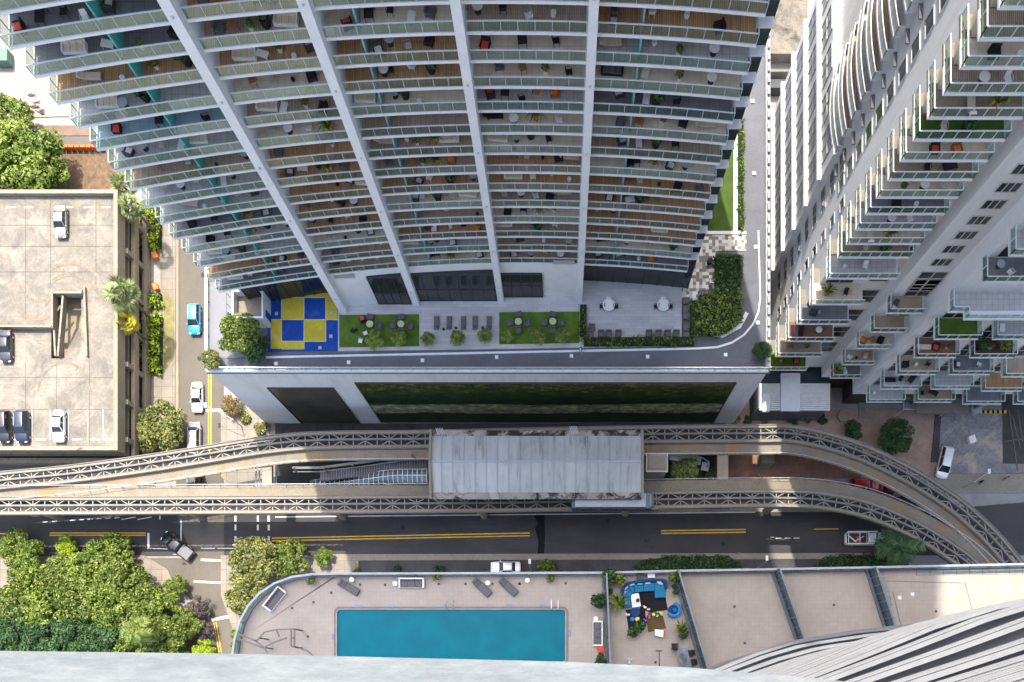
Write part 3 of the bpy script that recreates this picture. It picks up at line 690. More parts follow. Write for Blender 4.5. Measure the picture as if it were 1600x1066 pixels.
# parapet rail on the street edge
b = MB(); b.b2(px0, px1, pyf-.2, pyf+.15, PZ, PZ+.35); b.build('parapet', slabw, pod, world=True)
gl = MB(); gl.b2(px0+.5, px1, pyf+.05, pyf+.09, PZ+.36, PZ+1.1); gp = gl.build('glass_balustrade', clearg, pod, world=True)
b = MB()
b.b2(px0+.5, px1, pyf+.02, pyf+.12, PZ+1.1, PZ+1.18)
for k in range(37): b.box(px0+1+k*1.97, pyf+.02, PZ+.75, .09, .14, .9)
b.build('handrail', alum, gp, world=True)
def rail_line(b, pts, z, h=1.1, step=1.8, w_=.06):
    for p, q in zip(pts, pts[1:]):
        p = Vector((*p, z)); q = Vector((*q, z)); n = max(1, int((q-p).length/step))
        b.bar(p+Vector((0,0,h)), q+Vector((0,0,h)), w_)
        for k in range(n+1): c = p.lerp(q, k/n); b.bar(c, c+Vector((0,0,h)), w_*.8)
b = MB(); rail_line(b, [(px0+.1, pyf+.2), (px0+.1, 75)], PZ, 1.1, 2.2); b.b2(px0-.15, px0+.05, pyf, 75, PZ, PZ+.4); b.build('side_railing', alum, pod, world=True)
b = MB(); b.b2(px1-.4, px1+.2, pyf+.3, 120, PZ, PZ+.55)
for k in range(52): b.box(px1-.05, pyf+1.5+k*1.5, PZ+.75, .3, .9, .4)
b.build('side_parapet', mat('parapet_grey', (.33,.34,.36), .8), pod, world=True)
def deckp(name, pts, h, m, **k): return blockpx(name, pts, PZ+.004, PZ+h, m, zp=PZ+h, parent=pod, world=True) if False else MB().prism([W2(x, y, PZ+h) for x, y in pts], PZ, PZ+h).build(name, m, pod, world=True, **k)
deckp('pale_terrace', [(320,440),(418,445),(418,548),(400,556),(365,560),(322,558)], .05, mat('pale_deck_coating', (.18,.187,.205), .7, .1, .3, .1, 4))
deckp('terrace_paving', [(528,415),(1065,415),(1065,541),(528,549)], .06, patio)
deckp('kerb', [(400,557),(1090,543),(1120,541),(1143,534),(1162,522),(1176,505),(1184,487),(1187,466),(1184,360),(1186,360),(1189,466),(1186,488),(1178,507),(1164,524),(1144,537),(1121,544),(1091,546),(400,560)], .16, slabw)
deckp('lawn', [(530,492),(655,491),(655,541),(530,543)], .10, turf)
deckp('lawn', [(780,488),(905,487),(905,536),(780,538)], .10, turf)
chk = brick('checker_paving', (.62,.61,.58), (.13,.13,.12), (.35,.34,.33), 1.0, .62, .62, .003, offs=0, nvar=.2)
ck, ct, cb = newmat('checker_paving_mixed'); tc = N(ct, 'ShaderNodeTexCoord'); vm = N(ct, 'ShaderNodeVectorMath', operation='SNAP'); vm.inputs[1].default_value = (.42,.42,5)
ct.links.new(tc.outputs['Object'], vm.inputs[0]); wn = N(ct, 'ShaderNodeTexWhiteNoise'); ct.links.new(vm.outputs[0], wn.inputs[0]); rr_ = ramp(ct, wn.outputs[0], [(0, (.10,.10,.095)), (.35, (.32,.31,.29)), (.6, (.55,.54,.5)), (1, (.66,.65,.6))], 'CONSTANT'); ct.links.new(rr_.outputs[0], cb.inputs[0])
deckp('checker_paving', [(1065,360),(1166,362),(1166,392),(1118,392),(1118,450),(1090,455),(1090,470),(1065,470)], .07, ck)
deckp('side_lawn', [(1085,150),(1147,150),(1146,362),(1085,362)], .12, grass)
deckp('garden_kerb', [(1146,150),(1153,150),(1153,362),(1146,362)], .25, slabw)
deckp('garden_kerb', [(1095,361),(1166,361),(1166,366),(1095,366)], .22, slabw)
deckp('planter_kerb', [(1092,520),(1130,527),(1158,512),(1170,490),(1165,487),(1154,507),(1130,521),(1094,515)], .3, slabw)
# playground surface
blue = mat('blue_rubber', (.012,.065,.34), .6, .2, .6, .2, 9, stain=((.05,.12,.36), .5, .52, .72)); yell = mat('yellow_rubber', (.55,.46,.045), .6, .2, .8, .2, 9, stain=((.40,.33,.08), .5, .5, .7)); lmark = mat('court_line', (.6,.6,.35), .7)
deckp('blue_play_surface', [(418,443),(528,443),(528,548),(418,550)], .062, blue)
b = MB()
def pq(x0, x1, y0, y1, zt): b.prism([W2(x0, y0, zt), W2(x1, y0, zt), W2(x1, y1, zt), W2(x0, y1, zt)], PZ, zt)
zt = PZ+.07
for r_ in [(475,528,444,465), (509.5,527,465,499), (440,475,465.5,499.5), (475,509,500,533), (423,440,500,545), (440,474,534,546)]: pq(*r_, zt)
b.build('yellow_play_surface', yell, pod, world=True)
b = MB(); zt = PZ+.08
for x0, y0, x1, y1 in [(440,465,509,465),(440,499.5,528,499.5),(423,499.5,440,499.5),(440,533.5,509,533.5),(440,465,440,533.5),(475,465,475,533.5),(509,465,509,533.5),(475,534,475,546)]:
    b.bar(W(x0, y0, zt), W(x1, y1, zt), .10, .02)
b.build('court_line', lmark, pod, world=True)
for x, y in [(440,454.5),(509,453),(432,490),(517.5,488.5),(431,527),(517,525.5),(500,543.5)]:
    b = MB(); xx, yy = W2(x, y, PZ+.1); b.box(xx, yy, PZ+.1, .42, .42, .06); b.build('floor_light', mat('light_fitting', (.45,.45,.42), .5), pod, world=True)
for x, y in [(431,568),(544.5,566),(660,563),(776,558),(893,556),(1012,557),(1134,554),(1184,504),(1181,385.5),(1178.5,270.5),(1176,157.6)]:
    b = MB(); xx, yy = W2(x, y, PZ+.15); b.box(xx, yy, PZ+.06, .44, .44, .16); b.build('roof_drain', wplast, pod, world=True)
# little white plant room on the deck corner
rm = thing('plant_room', 'small roofless white plant room at the left corner of the podium deck', 'shed', W(388, 500, PZ))
xl, yt = W2(362, 453, PZ+3); xr, yb = W2(411, 497, PZ+3)
b = MB(); t = .2
b.b2(xl, xr, yt-t, yt, PZ, PZ+3); b.b2(xl, xr, yb, yb+t, PZ, PZ+3); b.b2(xl, xl+t, yb+t, yt-t, PZ, PZ+3); b.b2(xr-t, xr, yb+t, yt-t, PZ, PZ+3); b.build('wall', slabw, rm, world=True)
b = MB(); b.b2(xl+t, xr-t, yb+t, yt-t, PZ+1.4, PZ+1.6); b.build('roof', conc, rm, world=True)
b = MB(); b.b2(xr, xr+.06, yb+.6, yb+1.5, PZ, PZ+2.1); b.build('door', blue, rm, world=True)
b = MB(); rail_line(b, [W2(354, 458, PZ+3), W2(354, 490, PZ+3)], PZ+1.5, 1.5, 1.2); b.build('side_rail', dsteel, rm, world=True)
# ================= BALCONY TOWER =================
def fr(X): return 51.05-.0026*(X+4.5)**2
tow = thing('residential_tower', 'curved high-rise with stacked glass balconies and four white fins', 'tower', (-12, 60, PZ))
TX0, TX1 = -41.0, 15.3; FX = [-28.2, -18.7, -7.7, 2.5]; Z0 = 30.7; FH = 3.0
bays = [(TX0, FX[0]-.45), (FX[0]+.45, FX[1]-.45), (FX[1]+.45, FX[2]-.42), (FX[2]+.42, FX[3]-.4), (FX[3]+.4, TX1)]
def arc(x0, x1, off=0, n=8): return [(x0+(x1-x0)*k/n, fr(x0+(x1-x0)*k/n)+off) for k in range(n+1)]
def strip(x0, x1, oa, ob, z0, z1, n=8):
    return MB().prism(arc(x0, x1, oa, n)+arc(x0, x1, ob, n)[::-1], z0, z1)
for k in range(15):
    z = Z0+FH*k
    b = strip(TX0, TX1, 0, 2.75, z-.24, z, 30); b.b2(TX1, 16.7, fr(16)+1.6, fr(16)+2.4, z-.25, z-.05); b.build('balcony_slab', slabw, tow, world=True)
FIN = {'w': wood, 'v': wood2, 'b': tileb, 'g': tileg, 'd': tiled, 'l': tilel}
table = {14: 'dwvgb', 13: 'dwbvw', 12: 'dvbvw', 11: 'wwwbg', 10: 'gbwbb', 9: 'lvbgd', 8: 'gbvbb', 7: 'vwvbv', 6: 'gwvwb', 5: 'gwwww', 4: 'dwbvw', 3: 'gwvbw', 2: 'gbwvw', 1: 'wvgvb', 0: 'dvbvd'}
part_x = [(-34, 0), (None, 0), (-15.6, 2), (None, 0), (6.4, 4)]
for k in range(15):
    z = Z0+FH*k
    for i, (xa, xb) in enumerate(bays):
        if k == 14 and i > 1: continue
        strip(xa+.06, xb-.06, .12, 2.7, z, z+.03, 8).build('floor_finish', FIN[table[k][i]], tow, world=True)
        gl = strip(xa+.05, xb-.05, .05, .09, z+.08, z+1.04, 10).build('glass_balustrade', balg, tow, world=True)
        r = MB(); a = arc(xa, xb, .07, 10)
        for p, q in zip(a, a[1:]): r.bar((*p, z+1.1), (*q, z+1.1), .10, .06); r.bar((*p, z+.05), (*q, z+.05), .06, .06)
        n = max(2, round((xb-xa)/1.35))
        for j in range(n+1): x = xa+.03+(xb-xa-.06)*j/n; r.box(x, fr(x)+.07, z+.55, .045, .06, 1.05)
        if i in (0, 4):
            xe = TX0 if i == 0 else TX1; ye = fr(xe); e = .05 if i == 0 else -.05
            r.bar((xe+e, ye+.05, z+1.1), (xe+e, ye+2.6, z+1.1), .08, .06); r.bar((xe+e, ye+1.3, z), (xe+e, ye+1.3, z+1.1), .06); r.bar((xe+e, ye+2.6, z), (xe+e, ye+2.6, z+1.1), .06)
        r.build('handrail', flat('pale_rail', (.50,.52,.55), .5), gl, world=True)
        if i in (0, 4):
            s_ = MB(); xe = TX0+.05 if i == 0 else TX1-.05; s_.b2(xe-.02, xe+.02, fr(xe)+.1, fr(xe)+2.6, z+.08, z+1.04); s_.build('side_glass', balg, tow, world=True)
        # rear sliding glass wall with mullions
        gw = strip(xa, xb, 2.78, 2.86, z+.03, z+FH-.28, 8).build('sliding_door', dglass2, tow, world=True)
        m = MB(); nm = max(2, round((xb-xa)/1.9))
        for j in range(nm+1): x = xa+(xb-xa)*j/nm; m.box(x, fr(x)+2.74, z+1.35, .07, .07, 2.65)
        m.build('door_frame', alum, gw, world=True)
        X = part_x[i][0]
        if X is not None: b = MB(); b.b2(X-.07, X+.07, fr(X)+.35, fr(X)+2.75, z+.03, z+FH-.29); b.build('partition', teal if i == 0 else mat('pale_teal_paint', (.20,.38,.40), .6), tow, world=True)
for x, w_ in zip(FX, (.9, .85, .78, .72)):
    b = MB(); b.b2(x-w_/2, x+w_/2, fr(x)-.75, fr(x)+2.85, PZ, 188); f_ = b.build('fin', slabw, tow, world=True)
    b = MB()
    for z in range(26, 78, 9): b.cyl(x, fr(x)-.82, z, z+.14, .10, 8)
    b.build('fin_bolt', alum, f_, world=True)
def upper(z0, z1, m, name, wall):
    b = MB()
    a = arc(TX0+.2, 16.9, 2.9, 20)
    b.prism(a+[(16.9, 79), (-38, 79)], z0, z1); b.build(name, m, tow, world=True)
upper(PZ+.1, 190, dglass2, 'core_walls', 1)
b = MB()
for k in range(15, 53):
    z = Z0+FH*k; a = arc(TX0, TX1, 0, 16)+arc(TX0, TX1, 2.88, 16)[::-1]; b.prism(a, z-.28, z)
    a = arc(TX0, TX1, .05, 16)
    for p, q in zip(a, a[1:]): b.bar((*p, z+1.1), (*q, z+1.1), .10, .06)
b.build('upper_balcony_slabs', slabw, tow, world=True)
# lobby storey at deck level
lob = thing('tower_lobby', 'white lobby wall with dark storefront glass at the foot of the balcony tower', 'lobby', (-8, 51.5, PZ))
b = MB(); x0, x1 = FX[0]+.46, FX[3]-.37
b.prism([(x, fr(x)+.05) for x in np.linspace(x0, x1, 9)]+[(x, fr(x)+2.7) for x in np.linspace(x1, x0, 9)], PZ+.06, Z0-.29); b.build('wall', slabw, lob, world=True)
def lobx(px, py, Y): return (px-875)*Y/(1075-py)
for (a, b1, ya, yb, nm) in [(578, 641, 432, 466, 4), (650, 775, 428, 462, 7), (784, 848, 427, 461, 4)]:
    X_a, X_b = lobx(a, yb, 50.6)+1.1*(a < 600), lobx(b1, yb, 50.6); yy = min(fr(X_a), fr(X_b))
    zt = H-F*yy/(1075-ya)
    b = MB(); b.b2(X_a, X_b, yy-.10, yy+.6, PZ+.1, zt); s_ = b.build('storefront_glass', dglass, lob, world=True)
    b = MB()
    for j in range(nm+1): b.box(X_a+(X_b-X_a)*j/nm, yy-.12, (PZ+zt)/2, .09, .1, zt-PZ-.1)
    for z in (PZ+.15, PZ+3.2, zt-.05): b.b2(X_a, X_b, yy-.17, yy-.06, z-.04, z+.04)
    b.build('storefront_frame', dsteel, s_, world=True)
for (xa_, xb_) in ((TX0+1, FX[0]-.5), (FX[3]+.4, 16.6)):
    b = MB(); b.prism([(x, fr(x)+2.2) for x in np.linspace(xa_, xb_, 9)]+[(x, fr(x)+2.7) for x in np.linspace(xb_, xa_, 9)], PZ+.06, Z0-.3); s_ = b.build('storefront_glass', dglass, lob, world=True)
    b = MB()
    for x in np.linspace(xa_, xb_, 8): b.box(x, fr(x)+2.15, PZ+4.2, .10, .1, 8.2)
    b.build('storefront_frame', dsteel, s_, world=True)
for x, y in ((537, 427), (881, 420)):
    X = lobx(x, y, 50.3); zz = H-F*50.2/(1075-y); b = MB(); b.box(X, fr(X)-.02, zz, 2.6, .12, .7); b.build('wall_vent', mat('vent_grille', (.35,.36,.36), .5), lob, world=True)
# ================= WHITE APARTMENT BUILDING =================
wb = thing('apartment_building', 'white stepped apartment building with stacked wrap-round balconies on the right', 'building', (45, 60, 0))
fp = [(30.5,47.5),(38.7,47.5),(38.7,46.0),(43.3,46.0),(43.3,43.5),(95,43.5),(95,80.5),(30.5,80.5)]
b = MB(); b.prism(fp, 7.0, 150); b.build('wall', wwall, wb, world=True)
b = MB(); b.prism([(x+(.8 if x < 50 else 0), y+.9) for x, y in fp], 0, 7.0); b.build('ground_storey', mat('dark_recess', (.06,.055,.05), .7), wb, world=True)
def railset(pts, z, par, name='balustrade', m=None, post=1.15, h=1.08, t=.04):
    g_ = MB(); r = MB()
    for p, q in zip(pts, pts[1:]):
        a = Vector((*p, z+.08+(h-.12)/2)); c = Vector((*q, z+.08+(h-.12)/2)); g_.bar(a, c, t, h-.14)
        r.bar((*p, z+h), (*q, z+h), .09, .07); r.bar((*p, z+.06), (*q, z+.06), .07, .07)
        L = (Vector(q)-Vector(p)).length; n = max(1, round(L/post))
        for k in range(n+1): x = p[0]+(q[0]-p[0])*k/n; y = p[1]+(q[1]-p[1])*k/n; r.box(x, y, z+h/2, .06, .06, h)
    o = g_.build(name, m or balg, par, world=True); r.build('handrail', MATS['aluminium'] if False else flat('white_rail', (.62,.66,.67), .4), o, world=True)
def wbal(x0, x1, yf, yb, z, fin_, left=True, right=True, leftback=None):
    b = MB(); b.b2(x0, x1, yf, yb, z-.24, z); s_ = b.build('balcony', slabw, wb, world=True)
    b = MB(); b.b2(x0+.12, x1-.12, yf+.12, yb, z, z+.03); b.build('floor_finish', fin_, s_, world=True)
    e = .06; pts = [(x0+e, yf+e), (x1-e, yf+e)]
    if left: pts = [(x0+e, leftback or yb-.1)]+pts
    if right: pts = pts+[(x1-e, yb-.1)]
    railset(pts, z, s_)
def window(x0, x1, y, z0, z1, nx=2, nz=2, axis='y', par=None, gm=None):
    f = MB(); p = MB(); d = .10
    def bx(b, a0, a1, c0, c1, o0, o1):
        if axis == 'y': b.b2(a0, a1, y-o1, y-o0, c0, c1)
        else: b.b2(y-o1, y-o0, a0, a1, c0, c1)
    bx(p, x0, x1, z0, z1, -.02, .03)
    w_ = .07
    for k in range(nx+1): x = x0+(x1-x0)*k/nx; bx(f, x-w_/2, x+w_/2, z0-w_/2, z1+w_/2, -.02, d)
    for k in range(nz+1): z = z0+(z1-z0)*k/nz; bx(f, x0, x1, z-w_/2, z+w_/2, -.02, d-.01)
    o = f.build('window', flat('window_frame', (.5,.5,.5), .5), par or wb, world=True); p.build('pane', gm or dglass, o, world=True)
wf = [tileb, tileg, mat('sandy_screed', (.34,.29,.21), .85, .25, .5, .25, 5), wood2, tileb]
balA = []
for k in range(15):
    z = 43.2+2.75*k
    if z > 80: break
    fm = [wf[2], tileb, tileg, tiled, tileb, wf[2], tileb, turf, wf[2], wood2, tileb, wood2, tileb, tileb][k % 14]
    wbal(29.3, 36.9, 45.4, 47.5, z, fm, leftback=49.2); balA.append(z)
    b = MB(); b.b2(29.3, 30.6, 47.5, 49.3, z-.24, z); b.build('balcony_return', conc, wb, world=True)
    b = MB(); b.b2(30.1, 30.5, 47.6, 49.0, z+.03, z+2.4); b.build('corner_wall_panel', tileb, wb, world=True)
lowA = [(39.4, 7.8, tileg), (33.1, 6.2, tileb), (27.7, 6.4, tiled), (22.5, 6.2, redb), (17.4, 6.2, wf[2]), (12.4, 5.6, turf)]
for z, w_, fm in lowA:
    wbal(29.3, 29.3+w_, 45.0, 47.5, z, fm, leftback=49.2, right=False)
    b = MB(); b.b2(29.3, 30.6, 47.5, 49.3, z-.24, z); b.build('balcony_return', conc, wb, world=True)
    window(31.0, 34.2, 47.5, z+.2, z+4.6, 2, 2); window(36.0, 38.2, 47.5, z+.6, z+3.8, 1, 2)
A2z = [33, 27.7, 22.6, 17.1, 12.1]
for i, z in enumerate(A2z):
    wbal(38.4, 42.7, 44.0, 46.0, z, [wf[2], wf[2], tileb, wood2, tiled][i], right=False)
    window(40.2, 43.0, 46.0, z+.2, z+4.2, 2, 2)
for k in range(9): window(40.2, 42.2, 46.0, 37.6+2.75*(k+1), 37.6+2.75*(k+1)+1.5, 3, 1)
window(40.0, 43.0, 46.0, 34.5, 39.0, 2, 3)
Bz = [32.9, 27.3, 21.6, 16.2, 10.8]
fmB = [turf, tilel, wood2, tileg, tileg]; fmC = [tileg, soil, tiled, tileg, wf[2]]
for i, z in enumerate(Bz):
    wbal(44.0, 49.2, 41.0, 43.5, z, [turf, redb, wood2, tileg, tileg][i]); wbal(50.9, 56.3, 41.0, 43.5, z, fmC[i])
    window(44.7, 48.6, 43.5, z+.15, z+3.9, 3, 2); window(51.5, 55.6, 43.5, z+.15, z+3.9, 3, 2)
    if z < 25: wbal(58.2, 63.8, 41.0, 43.5, z-.8, [0,0,wood2,wood,tiled][i]); window(58.8, 63, 43.5, z, z+3.6, 3, 2)
    if z < 17: wbal(65.5, 71, 41.0, 43.5, z-.8, tiled); window(66, 70.5, 43.5, z, z+3.6, 3, 2)
for z in (47.0, 52.3, 57.6):
    wbal(42.6, 52, 41.0, 43.5, z, tiled if z < 50 else tileg); window(43.9, 51.5, 43.5, z+.15, z+4.3, 4, 2)
b = MB(); b.b2(42.6, 56, 41.2, 43.5, 39.4, 39.7); b.b2(44.3, 56, 40.4, 41.2, 39.4, 39.7); s_ = b.build('terrace', slabw, wb, world=True); b = MB(); b.b2(42.8, 56, 41.35, 43.5, 39.7, 39.73); b.build('floor_finish', tileg, s_, world=True)
railset([(42.7, 43.4), (42.7, 41.3), (44.4, 41.3), (44.4, 40.5), (56, 40.5)], 39.7, s_, m=clearg)
# west face: bowed balconies, windows, louvred bay
for k in range(13):
    z = 40.4+2.75*k
    n = 10; ys = [58.3+8.9*j/n for j in range(n+1)]; P = [(30.1-.75*math.sin(math.pi*(.12+.76*j/n)), y) for j, y in enumerate(ys)]
    b = MB(); b.prism(P+[(30.5, ys[-1]), (30.5, ys[0])], z-.25, z); s_ = b.build('bowed_balcony', slabw, wb, world=True)
    b = MB(); b.prism([(p[0]+.15, p[1]) for p in P]+[(30.5, ys[-1]-.1), (30.5, ys[0]+.1)], z, z+.03); b.build('floor_finish', wood2 if k % 3 else tileg, s_, world=True)
    railset([(30.5, P[0][1])]+[(p[0]+.06, p[1]) for p in P]+[(30.5, P[-1][1])], z, s_, m=flat('white_panel', (.62,.63,.63), .5), post=1.0, t=.05)
    b = MB(); b.b2(30.15, 30.5, 56.2, 57.5, z-1.0, z-.85); b.build('air_vent_ledge', flat('vent_ledge', (.12,.125,.13), .7), wb, world=True)
    window(54.0, 55.6, 30.5, z-.4, z+1.3, 1, 1, axis='x')
for k in range(9):
    z = 14+2.75*k*1.2
    window(55.2, 57.8, 30.5, z, z+1.5, 2, 1, axis='x'); window(51.6, 52.8, 30.5, z, z+1.4, 1, 1, axis='x')
bay = MB(); bay.b2(29.7, 30.5, 58, 80, 7, 40.5); bay.build('louvre_bay', wwall, wb, world=True)
for k in range(5):
    z = 14.7+5.25*k
    b = MB(); b.b2(29.25, 29.7, 57.8, 80.2, z, z+.5); b.build('bay_ledge', slabw, wb, world=True)
    for j in range(5): window(59.3+j*4.2, 62.1+j*4.2, 29.7, z+1.0, z+4.5, 2, 2, axis='x', gm=flat('grey_louvre', (.30,.32,.33), .5))
b = MB(); b.b2(45.5, 46.4, 41.2, 43.4, 3.2, 3.5); b.b2(53.5, 61.5, 41.3, 43.5, 4.8, 5.1); b.build('entrance_canopy', mat('canopy_roof', (.16,.15,.13), .8), wb, world=True)
cp_ = thing('glass_canopy', 'glass framed canopy over the entrance at the foot of the white building', 'canopy', W(1440, 625, 4))
b = MB(); P0 = W2(1412, 611, 4); P1 = W2(1485, 640, 4); b.b2(P0[0], P1[0], P1[1], P0[1], 3.95, 4.0); g_ = b.build('glass_roof', clearg, cp_, world=True)
b = MB()
for k in range(6): x = P0[0]+(P1[0]-P0[0])*k/5; b.bar((x, P1[1], 4.05), (x, P0[1], 4.05), .1)
b.bar((P0[0], P1[1], 4.05), (P1[0], P1[1], 4.05), .12); b.bar((P0[0], P0[1], 4.05), (P1[0], P0[1], 4.05), .12)
for x in (P0[0]+.1, P1[0]-.1): b.bar((x, P1[1]+.1, 0), (x, P1[1]+.1, 4), .1)
b.build('frame', flat('canopy_frame', (.5,.52,.5), .5), cp_, world=True)
pl = thing('entrance_pillar', 'round blue-grey pillar standing on the striped kerb by the cobbled forecourt', 'pillar', W(1521, 641, 0))
x, y, _ = W(1521, 641, 0); b = MB(); b.cyl(x, y, 0, 1.0, .85, 24); b.build('plinth', steel, pl, world=True); b = MB(); b.cyl(x, y, 1.0, 9, .42, 20); b.build('shaft', steel, pl, world=True)
b = MB(); b2 = MB()
for k in range(26):
    x0, y0 = W2(1473+k*3.8, 644, .1); (b if k % 2 else b2).box(x0+.18, y0, .2, .37, .5, .16)
kb = b.build('striped_kerb', flat('kerb_yellow', (.7,.5,.05), .7), None, 'yellow and black striped kerb across the cobbled forecourt', 'kerb'); b2.build('black_stripe', blackp, kb, world=True)
dk = MB(); dk.b2(*[W2(1566, 0, 0)[0], W2(1600, 0, 0)[0]+20], W2(0, 725, 0)[1], W2(0, 625, 0)[1], .1, .16); dk.build('dark_driveway', mat('dark_driveway_paint', (.07,.066,.06), .8), kind='structure')
b = MB()
for p, q in [((1576,640),(1590,735)), ((1582,650),(1594,700)), ((1590,640),(1598,690)), ((1570,690),(1598,686))]:
    b.bar(W(*p, 2.2), W(*q, 2.2), .14)
b.build('gate_frame', flat('gate_brown', (.14,.12,.10), .6), None, 'grey steel vehicle gate beside the cobbled forecourt', 'gate')
# low structures behind the podium corner
x0, y1 = W2(1184, 586, 6); x1, y0 = W2(1297, 641, 6)
lo = thing('service_shed', 'row of low service buildings with corrugated white roofs by the podium corner', 'shed', ((x0+x1)/2, y0, 0))
b = MB(); b.b2(x0+.1, x1-.1, y0+.3, y1, 0, 5.7); b.build('wall', mat('shed_wall', (.12,.13,.15), .8), lo, world=True)
def px6(x): return W2(x, 0, 6)[0]
for a, c, zt in ((1187,1219,5.9), (1250,1297,5.9)):
    b = MB(); n = 14
    for k in range(n): ya = y0+(y1-1.2-y0)*k/n; yb_ = y0+(y1-1.2-y0)*(k+.72)/n; b.b2(px6(a), px6(c), ya, yb_, zt-.17, zt+.12)
    b.b2(px6(a), px6(c), y0, y1-1.2, zt-.35, zt-.18); b.build('corrugated_roof', wplast, lo, world=True)
b = MB(); b.b2(px6(1219.5), px6(1249.5), y0-.2, y1+.2, 5.9, 6.25); b.build('flat_roof', slabw, lo, world=True)
b = MB(); b.b2(px6(1190), px6(1201), y0-.4, y0+2.3, 6.1, 6.7); b.build('roof_duct', wplast, lo, world=True)
for a, c in ((1187,1219), (1250,1297)): b = MB(); b.b2(px6(a), px6(c), y1-1.15, y1+1.2, 5.6, 5.9); b.build('dark_skylight', dglass2, lo, world=True)
b = MB(); b.box(*W2(1228, 645, .6), .6, 2.8, .9, 1.1); b.build('red_bench_box', redf, None, 'red box standing below the flat roofed service building', 'box')
# far structures upper right
b = MB(); b.prism([W2(1200, -60, 5), W2(1262, -60, 5), W2(1262, 84, 5), W2(1200, 84, 5)], 0, 5); b.build('flat_roofed_building', mat('mould_stained_roof', (.22,.20,.17), .9, .25, .3, .35, 4, stain=((.06,.055,.045), .35, .45, .65)), None, 'stained flat concrete roof between the two towers at the top', 'building')
b = MB(); b.prism([W2(1200, 88, 3), W2(1235, 88, 3), W2(1235, 112, 3), W2(1200, 112, 3)], 0, 3); b.build('small_outbuilding', mat('pale_roof', (.20,.205,.19), .8), None, 'small pale roofed outbuilding between the towers', 'outbuilding')
b = MB(); b.prism([W2(1199, 116, 3), W2(1230, 116, 3), W2(1232, 130, 3), W2(1199, 130, 3)], .1, 2); b.build('dark_carport_roof', dsteel, None, 'dark flat carport roof below the small pale outbuilding', 'carport')
# ================= ELEVATED GUIDEWAYS =================
GH = 9.0
def smooth(P, n=6):
    out = []
    for i in range(len(P)-1):
        p0 = P[max(i-1, 0)]; p1 = P[i]; p2 = P[i+1]; p3 = P[min(i+2, len(P)-1)]
        for k in range(n):
            t = k/n; out.append(tuple(.5*((2*p1[a])+(-p0[a]+p2[a])*t+(2*p0[a]-5*p1[a]+4*p2[a]-p3[a])*t*t+(-p0[a]+3*p1[a]-3*p2[a]+p3[a])*t**3) for a in (0, 1)))
    return out+[P[-1]]
T1 = [(-260,777),(-120,765),(0,751),(105,741),(218,726),(315,711),(420,694.5),(505,688),(670,686),(800,683),(1005,679),(1180,677.5),(1232,677.6),(1285,687),(1337,703),(1390,726),(1443,755),(1495,790),(1521,812),(1548,838),(1574,868),(1600,902),(1640,960)]
T2 = [(-260,791),(0,790.5),(420,788.5),(670,787),(820,785.5),(1028,781),(1180,778.5),(1259,779.5),(1311,786),(1348,794),(1390,809),(1443,834),(1495,867),(1519,886),(1560,925)]
ironp = flat('girder_paint', (.30,.31,.33), .5)
railm = mat('dull_rail', (.20,.195,.185), .7, .15, 1, .2, 8)
def guide(name, P, label, side, wo=(1.35, 2.9)):
    pts = [W2(x, y, GH) for x, y in smooth(P)]
    t = thing(name, label, 'railway', (*pts[len(pts)//2], 0))
    for s_ in (-1, 1):
        b = MB(); b.ribbon(pts, s_*1.32, s_*.78, GH-.5, GH); b.build('running_beam', conc2, t, world=True)
        b = MB(); b.ribbon(pts, s_*1.30, s_*1.18, GH, GH+.16); b.ribbon(pts, s_*.90, s_*.80, GH, GH+.05); b.build('power_rail', railm, t, world=True)
    b = MB(); b.ribbon(pts, .13, -.13, GH-.1, GH+.22); b.build('guide_rail', railm, t, world=True)
    b = MB(); b.ribbon(pts, .98, -.98, GH-1.9, GH-1.5); b.build('track_shade_strip', mat('track_shade_dark', (.07,.068,.065), .8), t, world=True)  # dark strip added below the rails, its colour gives the shade there
    # arc-length resample for braces
    L = [0]
    for p, q in zip(pts, pts[1:]): L.append(L[-1]+math.dist(p, q))
    def at(s):
        for i in range(len(L)-1):
            if L[i+1] >= s: u = (s-L[i])/(L[i+1]-L[i]); p = Vector(pts[i]).lerp(Vector(pts[i+1]), u); d = (Vector(pts[i+1])-Vector(pts[i])).normalized(); return p, Vector((-d.y, d.x)), d
        return Vector(pts[-1]), Vector((0,1)), Vector((1,0))
    b = MB(); s = .9
    k = 0
    while s < L[-1]:
        p, n, d = at(s)
        b.bar((*(p+n*.8), GH-.25), (*(p-n*.8), GH-.25), .13)
        if k % 2 == 0:
            for e in (-1, 1):
                for f_ in (-1, 1): b.bar((*(p+n*e*.12), GH-.2), (*(p+n*e*.8+d*f_*1.15), GH-.2), .12)
        s += 1.75; k += 1
    b.build('cross_bracing', flat('pale_brace', (.30,.28,.24), .6), t, world=True)
    b = MB(); b.ribbon(pts, side*wo[0], side*wo[1], GH-.75+(.05 if side > 0 else 0), GH-.55+(.05 if side > 0 else 0)); b.build('walkway', rustc, t, world=True)
    b = MB(); b.ribbon(pts, side*(wo[1]-.03), side*(wo[1]+.03), GH+.30, GH+.36); s = 1
    while s < L[-1]: p, n, d = at(s); c = p+n*side*wo[1]; b.bar((*c, GH-.7), (*c, GH+.34), .07); s += 2.4
    b.build('handrail', steel, t, world=True)
    s = 6
    while s < L[-1]:
        p, n, d = at(s); b = MB(); b.cyl(p.x, p.y, 0, GH-2.5, .6, 14); b.bar((*(p+n*1.1), GH-2.2), (*(p-n*1.1), GH-2.2), 1.0, .6); b.build('column', conc2, t, world=True); s += 22
    return t
conc2 = mat('guideway_concrete', (.285,.255,.20), .8, .15, .4, .18, 5, stain=((.30,.27,.22), .3, .55, .8))
